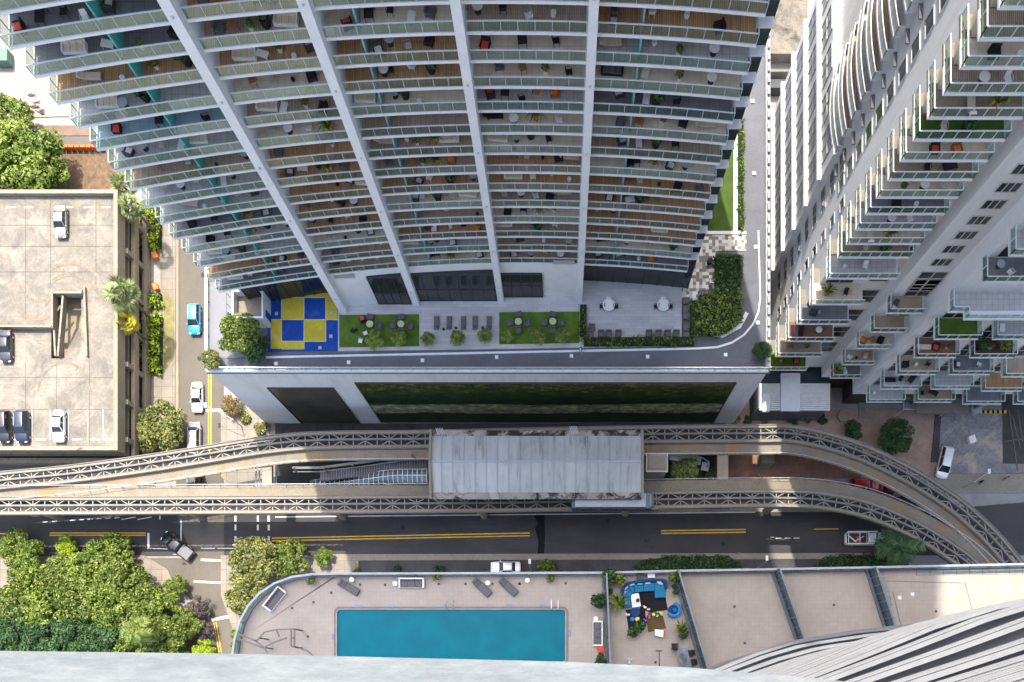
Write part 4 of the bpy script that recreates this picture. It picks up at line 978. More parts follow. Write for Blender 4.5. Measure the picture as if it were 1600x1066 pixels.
guide('elevated_guideway', T1, 'elevated two beam transit track nearest the podium, sweeping round at both ends', -1)
guide('elevated_guideway', T2, 'elevated two beam transit track running along the street behind the station', 1)
# cross gantries between the tracks
for x, ya, yb, w_ in ((418, 712, 775, 1.4), (1129, 708, 752, 1.6)):
    b = MB(); p = W(x, ya, GH-1.1); q = W(x, yb, GH-1.1); b.bar(p, q, w_, .5); b.build('cross_beam', conc2, None, 'concrete cross beam tying the two tracks together '+('left of the station' if x < 600 else 'right of the station'), 'beam')
# station
sx0, sy1 = W2(672, 670, 14); sx1, sy0 = W2(1004, 778, 14); sym = W2(0, 722, 14)[1]
st = thing('transit_station', 'elevated station with a long stained pale blue metal roof', 'station', ((sx0+sx1)/2, (sy0+sy1)/2, 0))
m_, t_, b_ = newmat('stained_metal_roof'); a_ = noise(t_, .35, 6, .7, sc=(3,.35,1)); r_ = ramp(t_, a_.outputs[0], [(.28, (.17,.18,.185)), (.44, (.38,.405,.42)), (.7, (.45,.47,.485))]); c_ = noise(t_, .12, 4, .6); r2 = ramp(t_, c_.outputs[0], [(.3, (.75,.75,.75)), (.6, (1.0,1.0,1.0))]); t_.links.new(mul(t_, r_.outputs[0], r2.outputs[0]), b_.inputs[0]); b_.inputs['Roughness'].default_value = .5
b = MB(); sy1r = W2(0, 679, 14)[1]; sy0r = W2(0, 768, 14)[1]
b.add([(sx0, sy1r, 13.3), (sx1, sy1r, 13.3), (sx1, sym, 14.2), (sx0, sym, 14.2), (sx0, sy0r, 13.3), (sx1, sy0r, 13.3)], [(3,2,1,0),(5,4,3,2)][::1]); b.f = [(0,3,2,1)[::-1], (3,4,5,2)]
b.f = [(0,1,2,3)[::-1], (3,2,5,4)[::-1]]; rf = b.build('roof', m_, st, world=True)
b = MB()
for k in range(20): x = sx0+(sx1-sx0)*k/19; b.bar((x, sy1r, 13.36), (x, sym, 14.26), .07, .07); b.bar((x, sy0r, 13.36), (x, sym, 14.26), .07, .07)
b.bar((sx0, sym, 14.27), (sx1, sym, 14.27), .25, .06); b.build('standing_seam', flat('seam_metal', (.36,.40,.43), .5), rf, world=True)
gut = mat('grimy_gutter', (.36,.35,.31), .9, .3, .5, .3, 8, stain=((.03,.03,.025), .35, .47, .56))
for ya, yb in ((sy1r, sy1), (sy0, sy0r)): b = MB(); b.b2(sx0, sx1, ya, yb, 12.9, 13.25); b.build('gutter', gut, st, world=True)
for x in (sx0, sx1): b = MB(); b.bar((x, sy0, 13.4), (x, sym, 14.3), .35, .4); b.bar((x, sym, 14.3), (x, sy1, 13.4), .35, .4); b.build('end_fascia', conc, st, world=True)
b = MB(); b.b2(sx0+.5, sx1-.5, W2(0,766,9)[1], W2(0,702,9)[1], 9.3, 9.6); b.build('platform', conc, st, world=True)
for k in range(6):
    x = sx0+2+(sx1-sx0-4)*k/5; b = MB(); b.b2(x-.3, x+.3, sym-.4, sym+.4, 0, 13.9); b.build('column', conc, st, world=True)
for (x, y, r_) in ((788, 722, .8), (720, 765, .1), (770, 774, .05), (686, 675, .2), (895, 672, .1)):
    b = MB()
    for j in range(5): p = Vector(W(x-5+j*2.5, y-6, 14.4)); q = Vector(W(x-1+j*2.5, y+6, 14.4)); b.bar(p, q, .07)
    b.build('loose_roof_strut', flat('strut', (.55,.56,.56), .5), st, world=True)
# train under the station roof
tr = thing('transit_vehicle', 'white and teal transit car poking out from under the station roof', 'train', W(957, 785, GH+.3))
a, c = W2(893, 781, 12)[0], W2(1021, 781, 12)[0]; ty = W2(0, 781.5, 12)[1]
b = MB(); b.b2(a, c, ty-1.15, ty+1.15, GH+.6, 12.0); b.build('body', flat('train_dark', (.07,.085,.10), .4, coat=.5), tr, world=True, bevel=.3)
for xx in (a+.35, c-.75): b = MB(); b.b2(xx-.35, xx+.35, ty-1.17, ty+1.17, GH+1.2, 12.02); b.build('teal_band', flat('train_teal', (.02,.13,.145), .4), tr, world=True, bevel=.1)
b = MB(); b.b2(a+.5, c-1.1, ty-1.0, ty+1.0, 11.95, 12.2); b.build('roof', flat('train_roof', (.42,.46,.5), .6), tr, world=True, bevel=.1)
b = MB(); b.b2(c-.35, c+.08, ty-.95, ty+.95, GH+1.5, 11.75); b.build('windscreen', dglass, tr, world=True, bevel=.05)
for k in range(4): b = MB(); b.b2(a+1.5+k*3, a+3.5+k*3, ty-1.2, ty-1.1, GH+1.6, 11.5); b.build('window', dglass, tr, world=True)
# escalator with barrel glass cover
es = thing('covered_stair', 'stair with a curved glass cover rising to the left end of the station', 'stairs', W(580, 755, 0))
g_ = MB(); f_ = MB(); n = 24; prev = None
for k in range(n+1):
    u = k/n; x = 487+(668-487)*u; y = 761.5-17*min(1, u/.72); z = 3+7*u; cx_, cy_, _ = W(x, y, z); ring = []
    for j in range(7): a = math.pi*j/6; ring.append((cx_, cy_-1.05*math.cos(a), z+.7*math.sin(a)))
    f_.tube(ring, .05, 4)
    if prev:
        for j in range(6): g_.add([prev[j], prev[j+1], ring[j+1], ring[j]], [(0,1,2,3)])
        for j in (0, 3, 6): f_.bar(prev[j], ring[j], .06)
    prev = ring
o = g_.build('glass_cover', glass('blue_cover_glass', (.30,.36,.40), .2, .1, (.38,.42,.45), .2), es, world=True); f_.build('cover_frame', wplast, o, world=True)
b = MB(); 
for k in range(20): u = k/20; x = 487+(668-487)*u; y = 761.5-17*min(1, u/.72); z = 1.8+7*u; p = W(x, y, z); b.box(p[0]+.2, p[1], z, .46, 1.8, .18)
b.build('treads', dsteel, es, world=True)
b = MB(); b.prism([W2(500, 735, 7), W2(572, 728, 7), W2(668, 709, 7), W2(668, 734, 7), W2(560, 745, 7), W2(500, 752, 7)], 6.5, 7.0)
rp = b.build('ribbed_canopy', mat('ribbed_dark_roof', (.10,.10,.115), .6), None, 'dark ribbed canopy roof beside the glass covered stair', 'canopy')
b = MB()
for k in range(42):
    x = 502+k*3.95; ya = 735-(x-500)*.10 if x < 572 else 728-(x-572)*.2; b.bar(W(x, ya, 7.05), W(x, ya+20-(x < 560)*4, 7.05), .08, .10)
b.build('roof_rib', flat('rib_grey', (.20,.20,.23), .5), rp, world=True)
b = MB(); pts = [W(458, 731, 8), W(500, 731, 8), W(570, 722, 8), W(668, 708, 8)]
for p, q in zip(pts, pts[1:]): b.bar(p, q, .35, .2); b.bar((p[0], p[1]-.6, p[2]), (q[0], q[1]-.6, q[2]), .12)
for x, y in ((458,731),(505,731),(550,726),(642,711)): b.bar(W(x, y, 0), W(x, y, 10), .25); b.bar(W(x, y, 10), W(x+8, y+8, 7), .1)
b.build('cable_tray', flat('dull_pipe', (.17,.17,.165), .6), None, 'steel pipe rail on posts above the ribbed canopy', 'pipe rail')
lf_ = thing('lift_tower', 'square pale lift tower right of the station roof', 'lift tower', W(1027, 735, 0))
x0, y1 = W2(1011, 708, 13); x1, y0 = W2(1043, 735, 13); b = MB(); b.b2(x0, x1, y0, y1, 0, 12.7); b.build('wall', greyc, lf_, world=True); b = MB(); b.b2(x0+.25, x1-.25, y0+.25, y1-.25, 12.7, 12.95); b.build('roof', conc, lf_, world=True); b = MB(); b.b2(x0-.1, x1+.1, y0-.1, y1+.1, 12.3, 12.6); b.build('roof_edge', steel, lf_, world=True)
cs = thing('spiral_stair', 'curved white stair beside the lift tower', 'stairs', W(1085, 722, 2)); b = MB()
for k in range(22):
    u = k/21; x = 1048+55*u if u < .8 else 1092+14*math.sin((u-.8)*8); y = 712+10*u+(8 if u > .85 else 0); b.box(*W2(x, y, 5-4*u), 5-4*u, .42, 1.3, .1, -.2*u)
b.build('treads', slabw, cs, world=True); b = MB(); pts = [W(1046, 708, 6), W(1070, 711, 5), W(1095, 714, 4), W(1108, 722, 3), W(1104, 731, 2)]; b.tube(pts, .08, 6); b.build('handrail', alum, cs, world=True)
for x, y, t_ in ((1197, 715, 5.5),): b = MB(); b.b2(W2(1190,0,3)[0], W2(1210,0,3)[0], W2(0,724,3)[1], W2(0,707,3)[1], 0, 3.0); b.build('utility_kiosk', tan, None, 'small tan utility box on the red brick plaza', 'kiosk')
b = MB(); b.b2(W2(1120,0,3)[0], W2(1136,0,3)[0], W2(0,752,3)[1], W2(0,708,3)[1], 2.4, 3.0); b.build('bridge_slab', conc, None, 'grey slab at the left end of the red brick plaza', 'slab')
# steel frame between tracks left of the station
fr_ = MB()
for x in (400, 405, 412, 426, 432): fr_.bar(W(x, 728, 5), W(x, 770, 5), .16)
for y in (730, 742, 754, 766): fr_.bar(W(398, y, 5), W(414, y, 5), .12)
for x in (400, 412, 426): fr_.bar(W(x, 768, 0), W(x, 768, 5), .16)
fr_.build('steel_stair_frame', steel, None, 'grey steel stair frame between the tracks above the side street', 'stair frame')
# ================= POOL DECK AND THE CAMERA'S OWN BUILDING =================
DZ = 59.0
own = thing('home_tower', 'tower the picture is taken from, with a pool terrace and wavy stacked balconies', 'tower', (8, -10, 0))
edge = [(369,1120),(369,1028),(373,1000),(381,972),(394,948),(412,928),(435,913),(462,903),(492,899),(530,898),(945,896.5),(1060,893.5),(1214,891),(1370,888),(1600,883),(2000,878)]
E = [W2(x, y, DZ) for x, y in edge]
b = MB(); b.prism(E+[(E[-1][0], -30), (E[0][0], -30)], DZ-1.3, DZ-.78); b.build('terrace_slab', slabw, own, world=True)
ep, eq = W2(527, 953, DZ), W2(883, 1034, DZ)
b = MB(); b.prism(E[:10]+[(ep[0], E[9][1]), (ep[0], -12), (E[0][0], -12)], DZ-.77, DZ); b.b2(ep[0], eq[0], ep[1], W2(0, 898, DZ)[1], DZ-.77, DZ); b.b2(ep[0], eq[0], -12, eq[1], DZ-.77, DZ)
b.prism([(eq[0], -12), (eq[0], W2(0, 897.5, DZ)[1])]+E[11:]+[(E[-1][0], -12)], DZ-.77, DZ); b.build('terrace_paving', travert, own, world=True)
b = MB(); b.prism([(x*.97, y-2.5) for x, y in E]+[(E[-1][0], -28), (E[0][0]+2, -28)], 0, DZ-1.3); b.build('podium_wall', mat('podium_paint', (.55,.54,.52), .7), own, world=True)
b = MB(); b.b2(-30, 70, -34, -3.2, DZ, 150); b.build('tower_wall', slabw, own, world=True)
# edge parapet + rail
b = MB(); b.ribbon(E, 0.0, -.22, DZ, DZ+.25); b.build('terrace_kerb', mat('slate_edge', (.16,.19,.22), .5), own, world=True)
b = MB(); b.ribbon(E, -.06, -.11, DZ+.25, DZ+1.1); g_ = b.build('glass_balustrade', clearg, own, world=True)
b = MB(); b.ribbon(E, 0.02, -.16, DZ+1.1, DZ+1.18)
for p, q in zip(E[1:-1], E[2:]):
    n = max(1, int(math.dist(p, q)/1.6))
    for k in range(n): u = k/n; x = p[0]+(q[0]-p[0])*u; y = p[1]+(q[1]-p[1])*u; b.box(x, y-.1, DZ+.6, .08, .10, 1.1)
b.build('handrail', mat('handrail_grey', (.30,.34,.38), .4), g_, world=True)
# pool
pl = thing('swimming_pool', 'rectangular turquoise swimming pool set in the terrace', 'pool', ((ep[0]+eq[0])/2, (ep[1]+eq[1])/2, DZ))
def rrect(x0, x1, y0, y1, r=.5, n=5):
    P = []
    for cx_, cy_, a0 in ((x1-r, y1-r, 0), (x0+r, y1-r, 90), (x0+r, y0+r, 180), (x1-r, y0+r, 270)):
        for k in range(n+1): a = math.radians(a0+90*k/n); P.append((cx_+r*math.cos(a), cy_+r*math.sin(a)))
    return P
def ring(b, a, c, z0, z1):
    n = len(a); o = len(b.v); b.v += [(*p, z1) for p in a]+[(*p, z1) for p in c]+[(*p, z0) for p in a]+[(*p, z0) for p in c]
    for i in range(n): j = (i+1) % n; b.f += [(o+i, o+j, o+n+j, o+n+i), (o+2*n+i, o+2*n+j, o+j, o+i), (o+n+i, o+n+j, o+3*n+j, o+3*n+i)]
o_ = rrect(ep[0]-.28, eq[0]+.28, eq[1]-.28, ep[1]+.28, .5); i_ = rrect(ep[0], eq[0], eq[1], ep[1], .25); m_o = rrect(ep[0]-.10, eq[0]+.10, eq[1]-.1, ep[1]+.1, .4)
b = MB(); ring(b, o_, m_o, DZ-.02, DZ+.04); b.build('coping', brick('pool_coping_brick', (.30,.22,.20), (.24,.18,.17), (.15,.12,.11), 3, .5, .25, .02), pl, world=True)
b = MB(); ring(b, m_o, i_, DZ-.9, DZ+.06); b.build('pool_lip', mat('pool_lip', (.28,.31,.33), .5), pl, world=True)
wm, wt, wb_ = newmat('pool_water'); nz = noise(wt, .5, 3, .5); r_ = ramp(wt, nz.outputs[0], [(.3, (.0,.12,.18)), (.7, (.0,.15,.215))]); wt.links.new(r_.outputs[0], wb_.inputs[0]); wb_.inputs['Roughness'].default_value = .25; wb_.inputs['Specular IOR Level'].default_value = .06
n4 = noise(wt, 3, 3, .6); bn = N(wt, 'ShaderNodeBump'); bn.inputs['Strength'].default_value = .12; wt.links.new(n4.outputs[0], bn.inputs['Height']); wt.links.new(bn.outputs[0], wb_.inputs['Normal'])
b = MB(); b.b2(ep[0], eq[0], eq[1], ep[1], DZ-.7, DZ-.10); b.build('water', wm, pl, world=True)
for x in (698, 709): b = MB(); p = W(x, 944, DZ); b.tube([(p[0], p[1]+.25, DZ), (p[0], p[1]+.2, DZ+.6), (p[0], p[1]-.2, DZ+.85), (p[0], p[1]-.5, DZ+.5), (p[0], p[1]-.55, DZ-.2)], .035, 6); b.build('ladder_rail', alum, pl, world=True)
for x in (861.5, 872): b = MB(); p = W(x, 945, DZ); b.tube([(p[0], p[1]+.35, DZ), (p[0], p[1]+.3, DZ+.8), (p[0], p[1]-.4, DZ+.8), (p[0], p[1]-.45, DZ)], .03, 6); b.build('grab_rail', alum, pl, world=True)
for x, y, w_, h_ in ((560,947.5,.65,.15), (612,947.5,.6,.12), (694,947,.35,.15), (795,946,.6,.13), (848.5,945.5,.5,.15), (520,995,.15,.5), (889.5,990,.15,.5)):
    b = MB(); p = W2(x, y, DZ); b.box(*p, DZ+.055, w_, h_, .03); b.build('depth_marker', mat('blue_marker_tile', (.10,.25,.5), .4), pl, world=True)
for x, y in [(562.8,914),(601.6,914),(685.6,913),(727.3,912.6),(769.6,912.5),(811.6,912.5),(517.6,926.4),(489.8,941.3),(456.5,950.4),(481.4,994.7),(411.8,1025),(812,912),(884,911.5),(1147.6,948),(1163.6,1005),(1303,945.5),(1462.5,955.5),(1024,1035)]:
    b = MB(); b.box(*W2(x, y, DZ), DZ+.01, .2, .2, .03); b.build('floor_drain', dsteel, own, world=True)
for x, y in ((1405.5,934),(1425.5,928.5),(1490.5,926)):
    b = MB(); b.box(*W2(x, y, DZ), DZ+.02, .36, .36, .04); o = b.build('floor_hatch', steel, own, world=True); b = MB(); b.box(*W2(x, y, DZ), DZ+.03, .26, .26, .05); b.build('hatch_cover', wplast, o, world=True)
b = MB()
for p, q in [((1383,908),(1508,911)), ((1508,911),(1520,957)), ((1395,925),(1410,985))]: b.bar(W(*p, DZ+.01), W(*q, DZ+.01), .07, .03)
b.build('deck_joint', mat('joint_grey', (.2,.21,.24), .7), own, world=True)
b = MB(); P = [W2(x, y, DZ) for x, y in ((1366,890),(1380,890),(1404,983),(1390,983))]; b.prism(P, DZ, DZ+.03); P = [W2(x, y, DZ) for x, y in ((1432,890),(1700,884),(1700,895),(1432,900))]; b.prism(P, DZ, DZ+.03); b.build('grey_edge_paving', brick('grey_edge_tiles', (.30,.33,.33), (.27,.30,.30), (.1,.1,.1), 1.0, 1.15, 1.15, .02, offs=0), own, world=True)
for (a, c, lab) in (((947,898),(953,1052),'between the pool and the sofa terrace'), ((1058,893),(1103,1045),'right of the sofa terrace'), ((1214,891),(1256,1010),'between the two empty terraces'), ((1363,889),(1396,992),'left of the sunlit terrace end')):
    t = thing('terrace_divider', 'tall dark glass divider '+lab, 'divider', W((a[0]+c[0])/2, (a[1]+c[1])/2, DZ)); p, q = Vector(W(*a, DZ+.9)), Vector(W(*c, DZ+.9))
    b = MB(); b.bar(p, q, .10, 1.8); b.build('panel', mat('smoky_divider', (.05,.10,.13), .25), t, world=True)
    b = MB(); b.bar(p+Vector((0,0,.95)), q+Vector((0,0,.95)), .14, .1); b.bar(p-Vector((0,0,.85)), q-Vector((0,0,.85)), .22, .1); n = 8
    for k in range(n+1): c_ = p.lerp(q, k/n); b.box(c_.x, c_.y, DZ+.9, .15, .1, 1.8)
    b.build('frame', mat('divider_frame', (.14,.18,.21), .4), t, world=True)
    b = MB(); b.bar(p+Vector((-.25,0,-.8)), q+Vector((-.25,0,-.8)), .18, .2); b.build('base_kerb', mat('slate_edge', (.16,.19,.22)), t, world=True)
# wavy balconies of this tower
cvx = [5.5, 8, 11, 13.5, 16, 20, 24.3, 29.3, 34, 38, 44, 52]; cvy = [-1.2, 0, 1.25, 2.35, 3.2, 3.9, 4.4, 4.95, 6.0, 6.8, 7.6, 8]
def fy(X, k): return float(np.interp(X, cvx, cvy))
wavy = mat('wavy_slab_paint', (.205,.215,.23), .85, .12, .6, .12, 5); k = 0; z = 63.0; panelm = mat('balcony_front_panel', (.12,.13,.145), .85, .1, .8, .1, 6)
while z < 127:
    sh = .9+.10*math.sin(k*.55)-.004*k; xs = np.linspace(6, 52, 44); P = [(x+.6*math.sin(k*.8), fy(x, k)*sh-.15*math.sin(k*1.05)) for x in xs]
    b = MB(); b.ribbon(P, 0, -1.9, z-.3, z); s_ = b.build('wavy_balcony', wavy, own, world=True)
    b = MB(); b.ribbon(P, -.05, -.12, z+.12, z+.98); b.build('front_panel', panelm, s_, world=True)
    b = MB(); b.ribbon(P, .02, -.13, z+1.02, z+1.12)
    b.ribbon(P, .06, .01, z+.22, z+.27); b.ribbon(P, .06, .01, z+.48, z+.53); b.ribbon(P, .06, .01, z+.74, z+.79)
    for j in range(0, len(P), 2): b.box(P[j][0], P[j][1]-.08, z+.55, .07, .07, 1.05)
    b.build('top_rail', wavy, s_, world=True)
    z += 2.6; k += 1
# the ledge right under the camera
b = MB(); P = [(-1.4, .0445), (-.66, .0435), (-.4, .0405), (0, .031), (.15, .024), (.3, .0115), (.5, -.012), (1.0, -.06)]
P = [(x, y) for x, y in P]; b.prism(P+[(1.0, -.5), (-1.4, -.5)], H-1.06, H-1.0)
lm, lt, lb = newmat('sunlit_ledge_paint'); n1 = noise(lt, 22, 9, .8, sc=(.5,2.2,1)); r_ = ramp(lt, n1.outputs[0], [(.3, (.095,.113,.125)), (.5, (.14,.16,.172)), (.7, (.20,.215,.22))]); lt.links.new(r_.outputs[0], lb.inputs[0]); lb.inputs['Roughness'].default_value = .9; lb.inputs['Specular IOR Level'].default_value = .1
bn = N(lt, 'ShaderNodeBump'); bn.inputs['Strength'].default_value = .4; bn.inputs['Distance'].default_value = .004; lt.links.new(n1.outputs[0], bn.inputs['Height']); lt.links.new(bn.outputs[0], lb.inputs['Normal'])
b.build('parapet_coping', lm, own, world=True)
# ---- terrace furniture ----
G = 'loungers and sofas round the pool'
def F_(kind, px, py, deg, where, z=DZ, **k): x, y = W2(px, py, z+.4); return furn(kind, x, y, z, math.radians(deg), where, **k)
FURN['poolsofa'] = (mk_sofa(wplast, greyf, 2.2), 'white framed sofa with dark cushions'); FURN['poolchaise'] = (mk_chaise(blackp, greyf), 'dark grey sun lounger')
F_('poolsofa', 643, 911, 180, 'facing the pool at the terrace rail', group=G); F_('poolsofa', 429, 936, 232, 'on the rounded left corner of the terrace', group=G); F_('poolsofa', 934, 990, 90, 'beside the divider right of the pool', group=G, lab='white framed sofa with dark cushions turned sideways')
F_('poolchaise', 545, 918, 60, 'left of the pool sofa, set askew at the rail', group=G); F_('poolchaise', 753, 918, 47, 'at the rail, left of the pair right of the sofa', group=G); F_('poolchaise', 794, 917, 47, 'at the rail, right of the pair right of the sofa', group=G)
for x, y, w_ in ((549.5,905.5,'near the leftmost lounger'),(617,912,'left of the pool sofa'),(762,911,'between the paired loungers'),(824,907,'right of the paired loungers'),(931,967,'above the sideways sofa')): F_('stool', x, y, 0, w_, group='white stools on the pool terrace')
F_('plant', 487, 910, 0, 'at the left end of the terrace rail', lab='small plant in a white pot'); F_('plant', 683, 903, 0, 'at the rail right of the pool sofa', lab='small plant in a white pot'); F_('plant', 860, 906, 0, 'above the right end of the pool', lab='small plant in a white pot')
# bent steel frame at the left corner
b = MB()
for P in ([(372,990),(400,1002),(405,997),(413,988),(432,984),(460,983),(460,1011),(480,1017),(494,1029)], [(398,1000),(412,1012),(430,1003),(448,997)], [(455,984),(455,1010),(466,1012)], [(412,1012),(418,1020)], [(372,998),(410,1012)], [(432,984),(436,995)], [(455,997),(461,997)]):
    pts = [W(x, y, DZ+2.2) for x, y in P]
    for p, q in zip(pts, pts[1:]): b.bar(p, q, .11)
for x, y in ((405,997),(460,983),(460,1011),(412,1012)): p = W(x, y, DZ+2.2); b.bar((p[0], p[1], DZ), p, .11)
b.build('steel_pergola', flat('pergola_steel', (.16,.15,.14), .5), None, 'bent steel pergola frame at the left end of the pool', 'pergola')
# sofa terrace
def U(x, y): return (940+x*180/1199, 890+y*160/1066)   # from the enlarged view to photo pixels
def UW(x, y, z=0): p = U(x, y); return W(p[0], p[1], DZ+z)
def flatp(name, pts, z0, z1, m, lab=None, cat=None, parent=None, **k):
    b = MB(); b.prism([UW(x, y, z1)[:2] for x, y in pts], DZ+z0, DZ+z1); return b.build(name, m, parent, lab, cat, world=parent is not None, **k)
flatp('outdoor_rug', [(385,235),(650,205),(690,420),(500,450),(400,400)], .004, .03, mat('black_rug', (.018,.016,.02), .95), 'black rug in front of the curved blue sofa', 'rug')
flatp('outdoor_rug', [(460,460),(625,435),(672,612),(485,655)], .008, .04, mat('brown_rug', (.11,.075,.04), .95), 'brown rug below the black rug on the sofa terrace', 'rug')
flatp('outdoor_rug', [(250,420),(450,400),(470,560),(280,620)], .002, .025, mat('dark_navy_rug', (.02,.02,.035), .95), 'dark navy rug under the toys and stools', 'rug')
sf = thing('sectional_sofa', 'large curved blue sectional sofa with a navy back and scattered pillows', 'sofa', UW(430, 230)); 
back = [(215,400),(195,320),(198,230),(225,170),(280,130),(400,108),(520,97),(620,95),(672,110),(685,150),(682,195)]
P = [UW(x, y, .5)[:2] for x, y in smooth(back, 3)]; b = MB(); b.ribbon(P, -.02, -.26, DZ+.1, DZ+.75); b.build('backrest', dblue, sf, world=True, bevel=.05)
seatm = mat('sofa_blue', (.02,.17,.33), .85, .15, 2, .1, 10)
for pts in ([(230,400),(222,300),(300,290),(312,388)], [(222,296),(235,215),(262,180),(322,245),(302,286)], [(266,176),(330,155),(345,238),(326,242)], [(334,154),(430,140),(438,228),(349,238)], [(434,140),(545,132),(550,222),(442,228)], [(549,131),(655,140),(664,292),(556,296)]):
    flatp('seat_cushion', pts, .12, .46, seatm, parent=sf, bevel=.04)
for x, y, a in ((255,195,-50),(318,158,-20),(398,152,-8),(480,145,-5),(600,135,5),(612,150,10),(240,250,-80)): b = MB(); p = UW(x, y, .6); b.box(p[0], p[1], DZ+.58, .42, .14, .3, math.radians(-a*.8)); b.build('pillow', flat('light_pillow', (.4,.45,.5), .85) if x != 398 else teal, sf, world=True, bevel=.04)
tb_ = thing('coffee_table', 'pale coffee table inside the curve of the blue sofa', 'table', UW(355, 320)); flatp('tabletop', [(303,262),(385,245),(413,382),(320,400)], .34, .42, wplast, parent=tb_, bevel=.02); flatp('base', [(315,275),(375,262),(400,372),(330,385)], .0, .34, greyf, parent=tb_)
furn('bstool', *UW(370, 328)[:2], DZ+.42, 0, 'standing on the pale coffee table', scale=.75, lab='round grey drum')
am = thing('armchair', 'rounded blue armchair right of the black rug', 'chair', UW(742, 425)); c = UW(742, 425)
b = MB(); b.ribbon([(c[0]+.52*math.cos(a), c[1]+.52*math.sin(a)) for a in np.linspace(-2.6, 1.5, 12)][::1], .13, -.13, DZ+.1, DZ+.72); b.build('backrest', bluef, am, world=True, bevel=.05); b = MB(); b.cyl(c[0], c[1], DZ+.1, DZ+.42, .45, 20); b.build('seat', dblue, am, world=True); b = MB(); b.box(c[0]+.12, c[1]-.02, DZ+.5, .3, .34, .14, .4); b.build('pillow', seatm, am, world=True, bevel=.03)
TOY = 'toys and stools on the dark rug'
def lump(name, x, y, r, h, m, lab, cat, sq=1): b = MB(); p = UW(x, y, h); b.lathe(p[0], p[1], [(r*.75, DZ+.03), (r, DZ+h*.5), (r*.9, DZ+h)], 18); return b.build(name, m, None, lab, cat, TOY, smooth=False)
lump('pouf', 352, 445, .46, .4, dblue, 'large round navy pouf on the dark rug', 'pouf'); lump('pouf', 322, 517, .2, .35, bluef, 'small bright blue pouf beside the yellow one', 'pouf'); lump('pouf', 374, 517, .22, .35, flat('yellow_pouf', (.75,.58,.06), .6), 'small yellow pouf on the dark rug', 'pouf'); lump('toy_ball', 543, 467, .14, .25, flat('lime_plastic', (.35,.75,.15), .4), 'lime green ball on the brown rug', 'ball')
def toy(name, x, y, cols, lab):
    t = thing(name, lab, 'toy', UW(x, y), 0, TOY); r = random.Random(x)
    for k in range(5): b = MB(); p = UW(x+r.uniform(-28, 28), y+r.uniform(-22, 22), .2); b.box(p[0], p[1], DZ+r.uniform(.12, .3), r.uniform(.1, .28), r.uniform(.08, .2), r.uniform(.1, .3), r.random()*3); b.build('toy_block', cols[k % len(cols)], t, world=True, bevel=.02)
gp_ = flat('green_plastic', (.25,.6,.2), .4); pk = flat('magenta_plastic', (.6,.05,.3), .4)
toy('toy_kitchen', 265, 470, [wplast, gp_, MATS['beige_cushion'], wplast], 'white and green toy playset at the left edge of the dark rug'); toy('toy_pile', 470, 395, [MATS['beige_cushion'], pinkf, wplast], 'heap of pale toys between the two rugs'); toy('toy_pile', 485, 480, [pk, redf, gp_, pk], 'heap of pink and red toys on the brown rug corner')
toy('toy_pile', 600, 465, [gp_, MATS['yellow_pouf'], gp_], 'green and yellow toys at the top of the brown rug'); toy('toy_pile', 445, 540, [MATS['blue_cushion'], wplast, teal, redf], 'blue and white toys left of the brown rug')
tg = thing('play_table', 'small white toy table with a red edge below the brown rug', 'table', UW(605, 660)); flatp('tabletop', [(553,620),(645,632),(640,705),(556,690)], .4, .46, wplast, parent=tg); flatp('red_rail', [(648,632),(662,634),(655,708),(642,705)], .4, .5, redf, parent=tg); flatp('base', [(565,630),(635,640),(630,698),(566,682)], 0, .4, steel, parent=tg)
dt = thing('dining_table', 'dark marbled dining table at the lower right of the sofa terrace', 'table', UW(860, 940)); flatp('tabletop', [(775,838),(885,808),(952,1040),(840,1062)], .7, .75, mat('marbled_top', (.10,.15,.19), .15, .6, .9, .3, 4), parent=dt)
for x, y in ((800,860),(875,840),(925,1025),(860,1040)): b = MB(); p = UW(x, y, 0); b.cyl(p[0], p[1], DZ, DZ+.7, .04, 8); b.build('leg', dsteel, dt, world=True)
for x, y in ((835,898),(865,938)): b = MB(); p = UW(x, y, .76); b.lathe(p[0], p[1], [(.08, DZ+.76), (.2, DZ+.80), (.22, DZ+.84)], 16); b.build('serving_bowl', flat('dark_bowl', (.03,.05,.05), .3), None, 'dark bowl on the marbled dining table, '+('upper one' if y < 910 else 'lower one'), 'bowl')
for x, y, a, l in ((760,798,0,'above the marbled dining table'),(918,875,100,'upper right of the marbled dining table'),(942,970,100,'lower right of the marbled dining table')): p = UW(x, y, .4); furn('bchair', p[0], p[1], DZ, math.radians(a), l)
b = MB(); p = UW(598, 847, 2.0); q = UW(602, 1005, 0); b.bar(p, (q[0], q[1], DZ), .06); b.bar((p[0]-.28, p[1], p[2]), (p[0]+.28, p[1], p[2]), .12, .08); b.build('patio_heater', dsteel, None, 'thin T shaped pole leaning on the sofa terrace', 'pole')
b = MB(); p = UW(400, 85, .3); b.box(p[0], p[1], DZ+.25, .5, .75, .5, .1); b.build('grill_cabinet', dsteel, None, 'dark cabinet behind the curved blue sofa', 'cabinet')
cb_ = thing('side_table', 'small framed side table right of the dark cabinet', 'table', UW(517, 65)); flatp('tabletop', [(478,42),(555,42),(557,85),(480,88)], .4, .44, wplast, parent=cb_); flatp('base', [(490,50),(545,50),(545,78),(492,80)], 0, .4, bluef, parent=cb_)
def TP(kind, x, y, s, lab): p = UW(x, y, .4); furn(kind, p[0], p[1], DZ, random.random()*6, '', scale=s, lab=lab)
TP('plant', 195, 110, 1.6, 'wide white bowl planter in the corner of the sofa terrace'); TP('bplant', 80, 90, 1.9, 'large dark plant in the upper left corner of the sofa terrace'); TP('tplant', 172, 348, 1.7, 'spiky plant left of the curved blue sofa'); TP('bplant', 90, 232, .8, 'small dark pot beside the left divider')
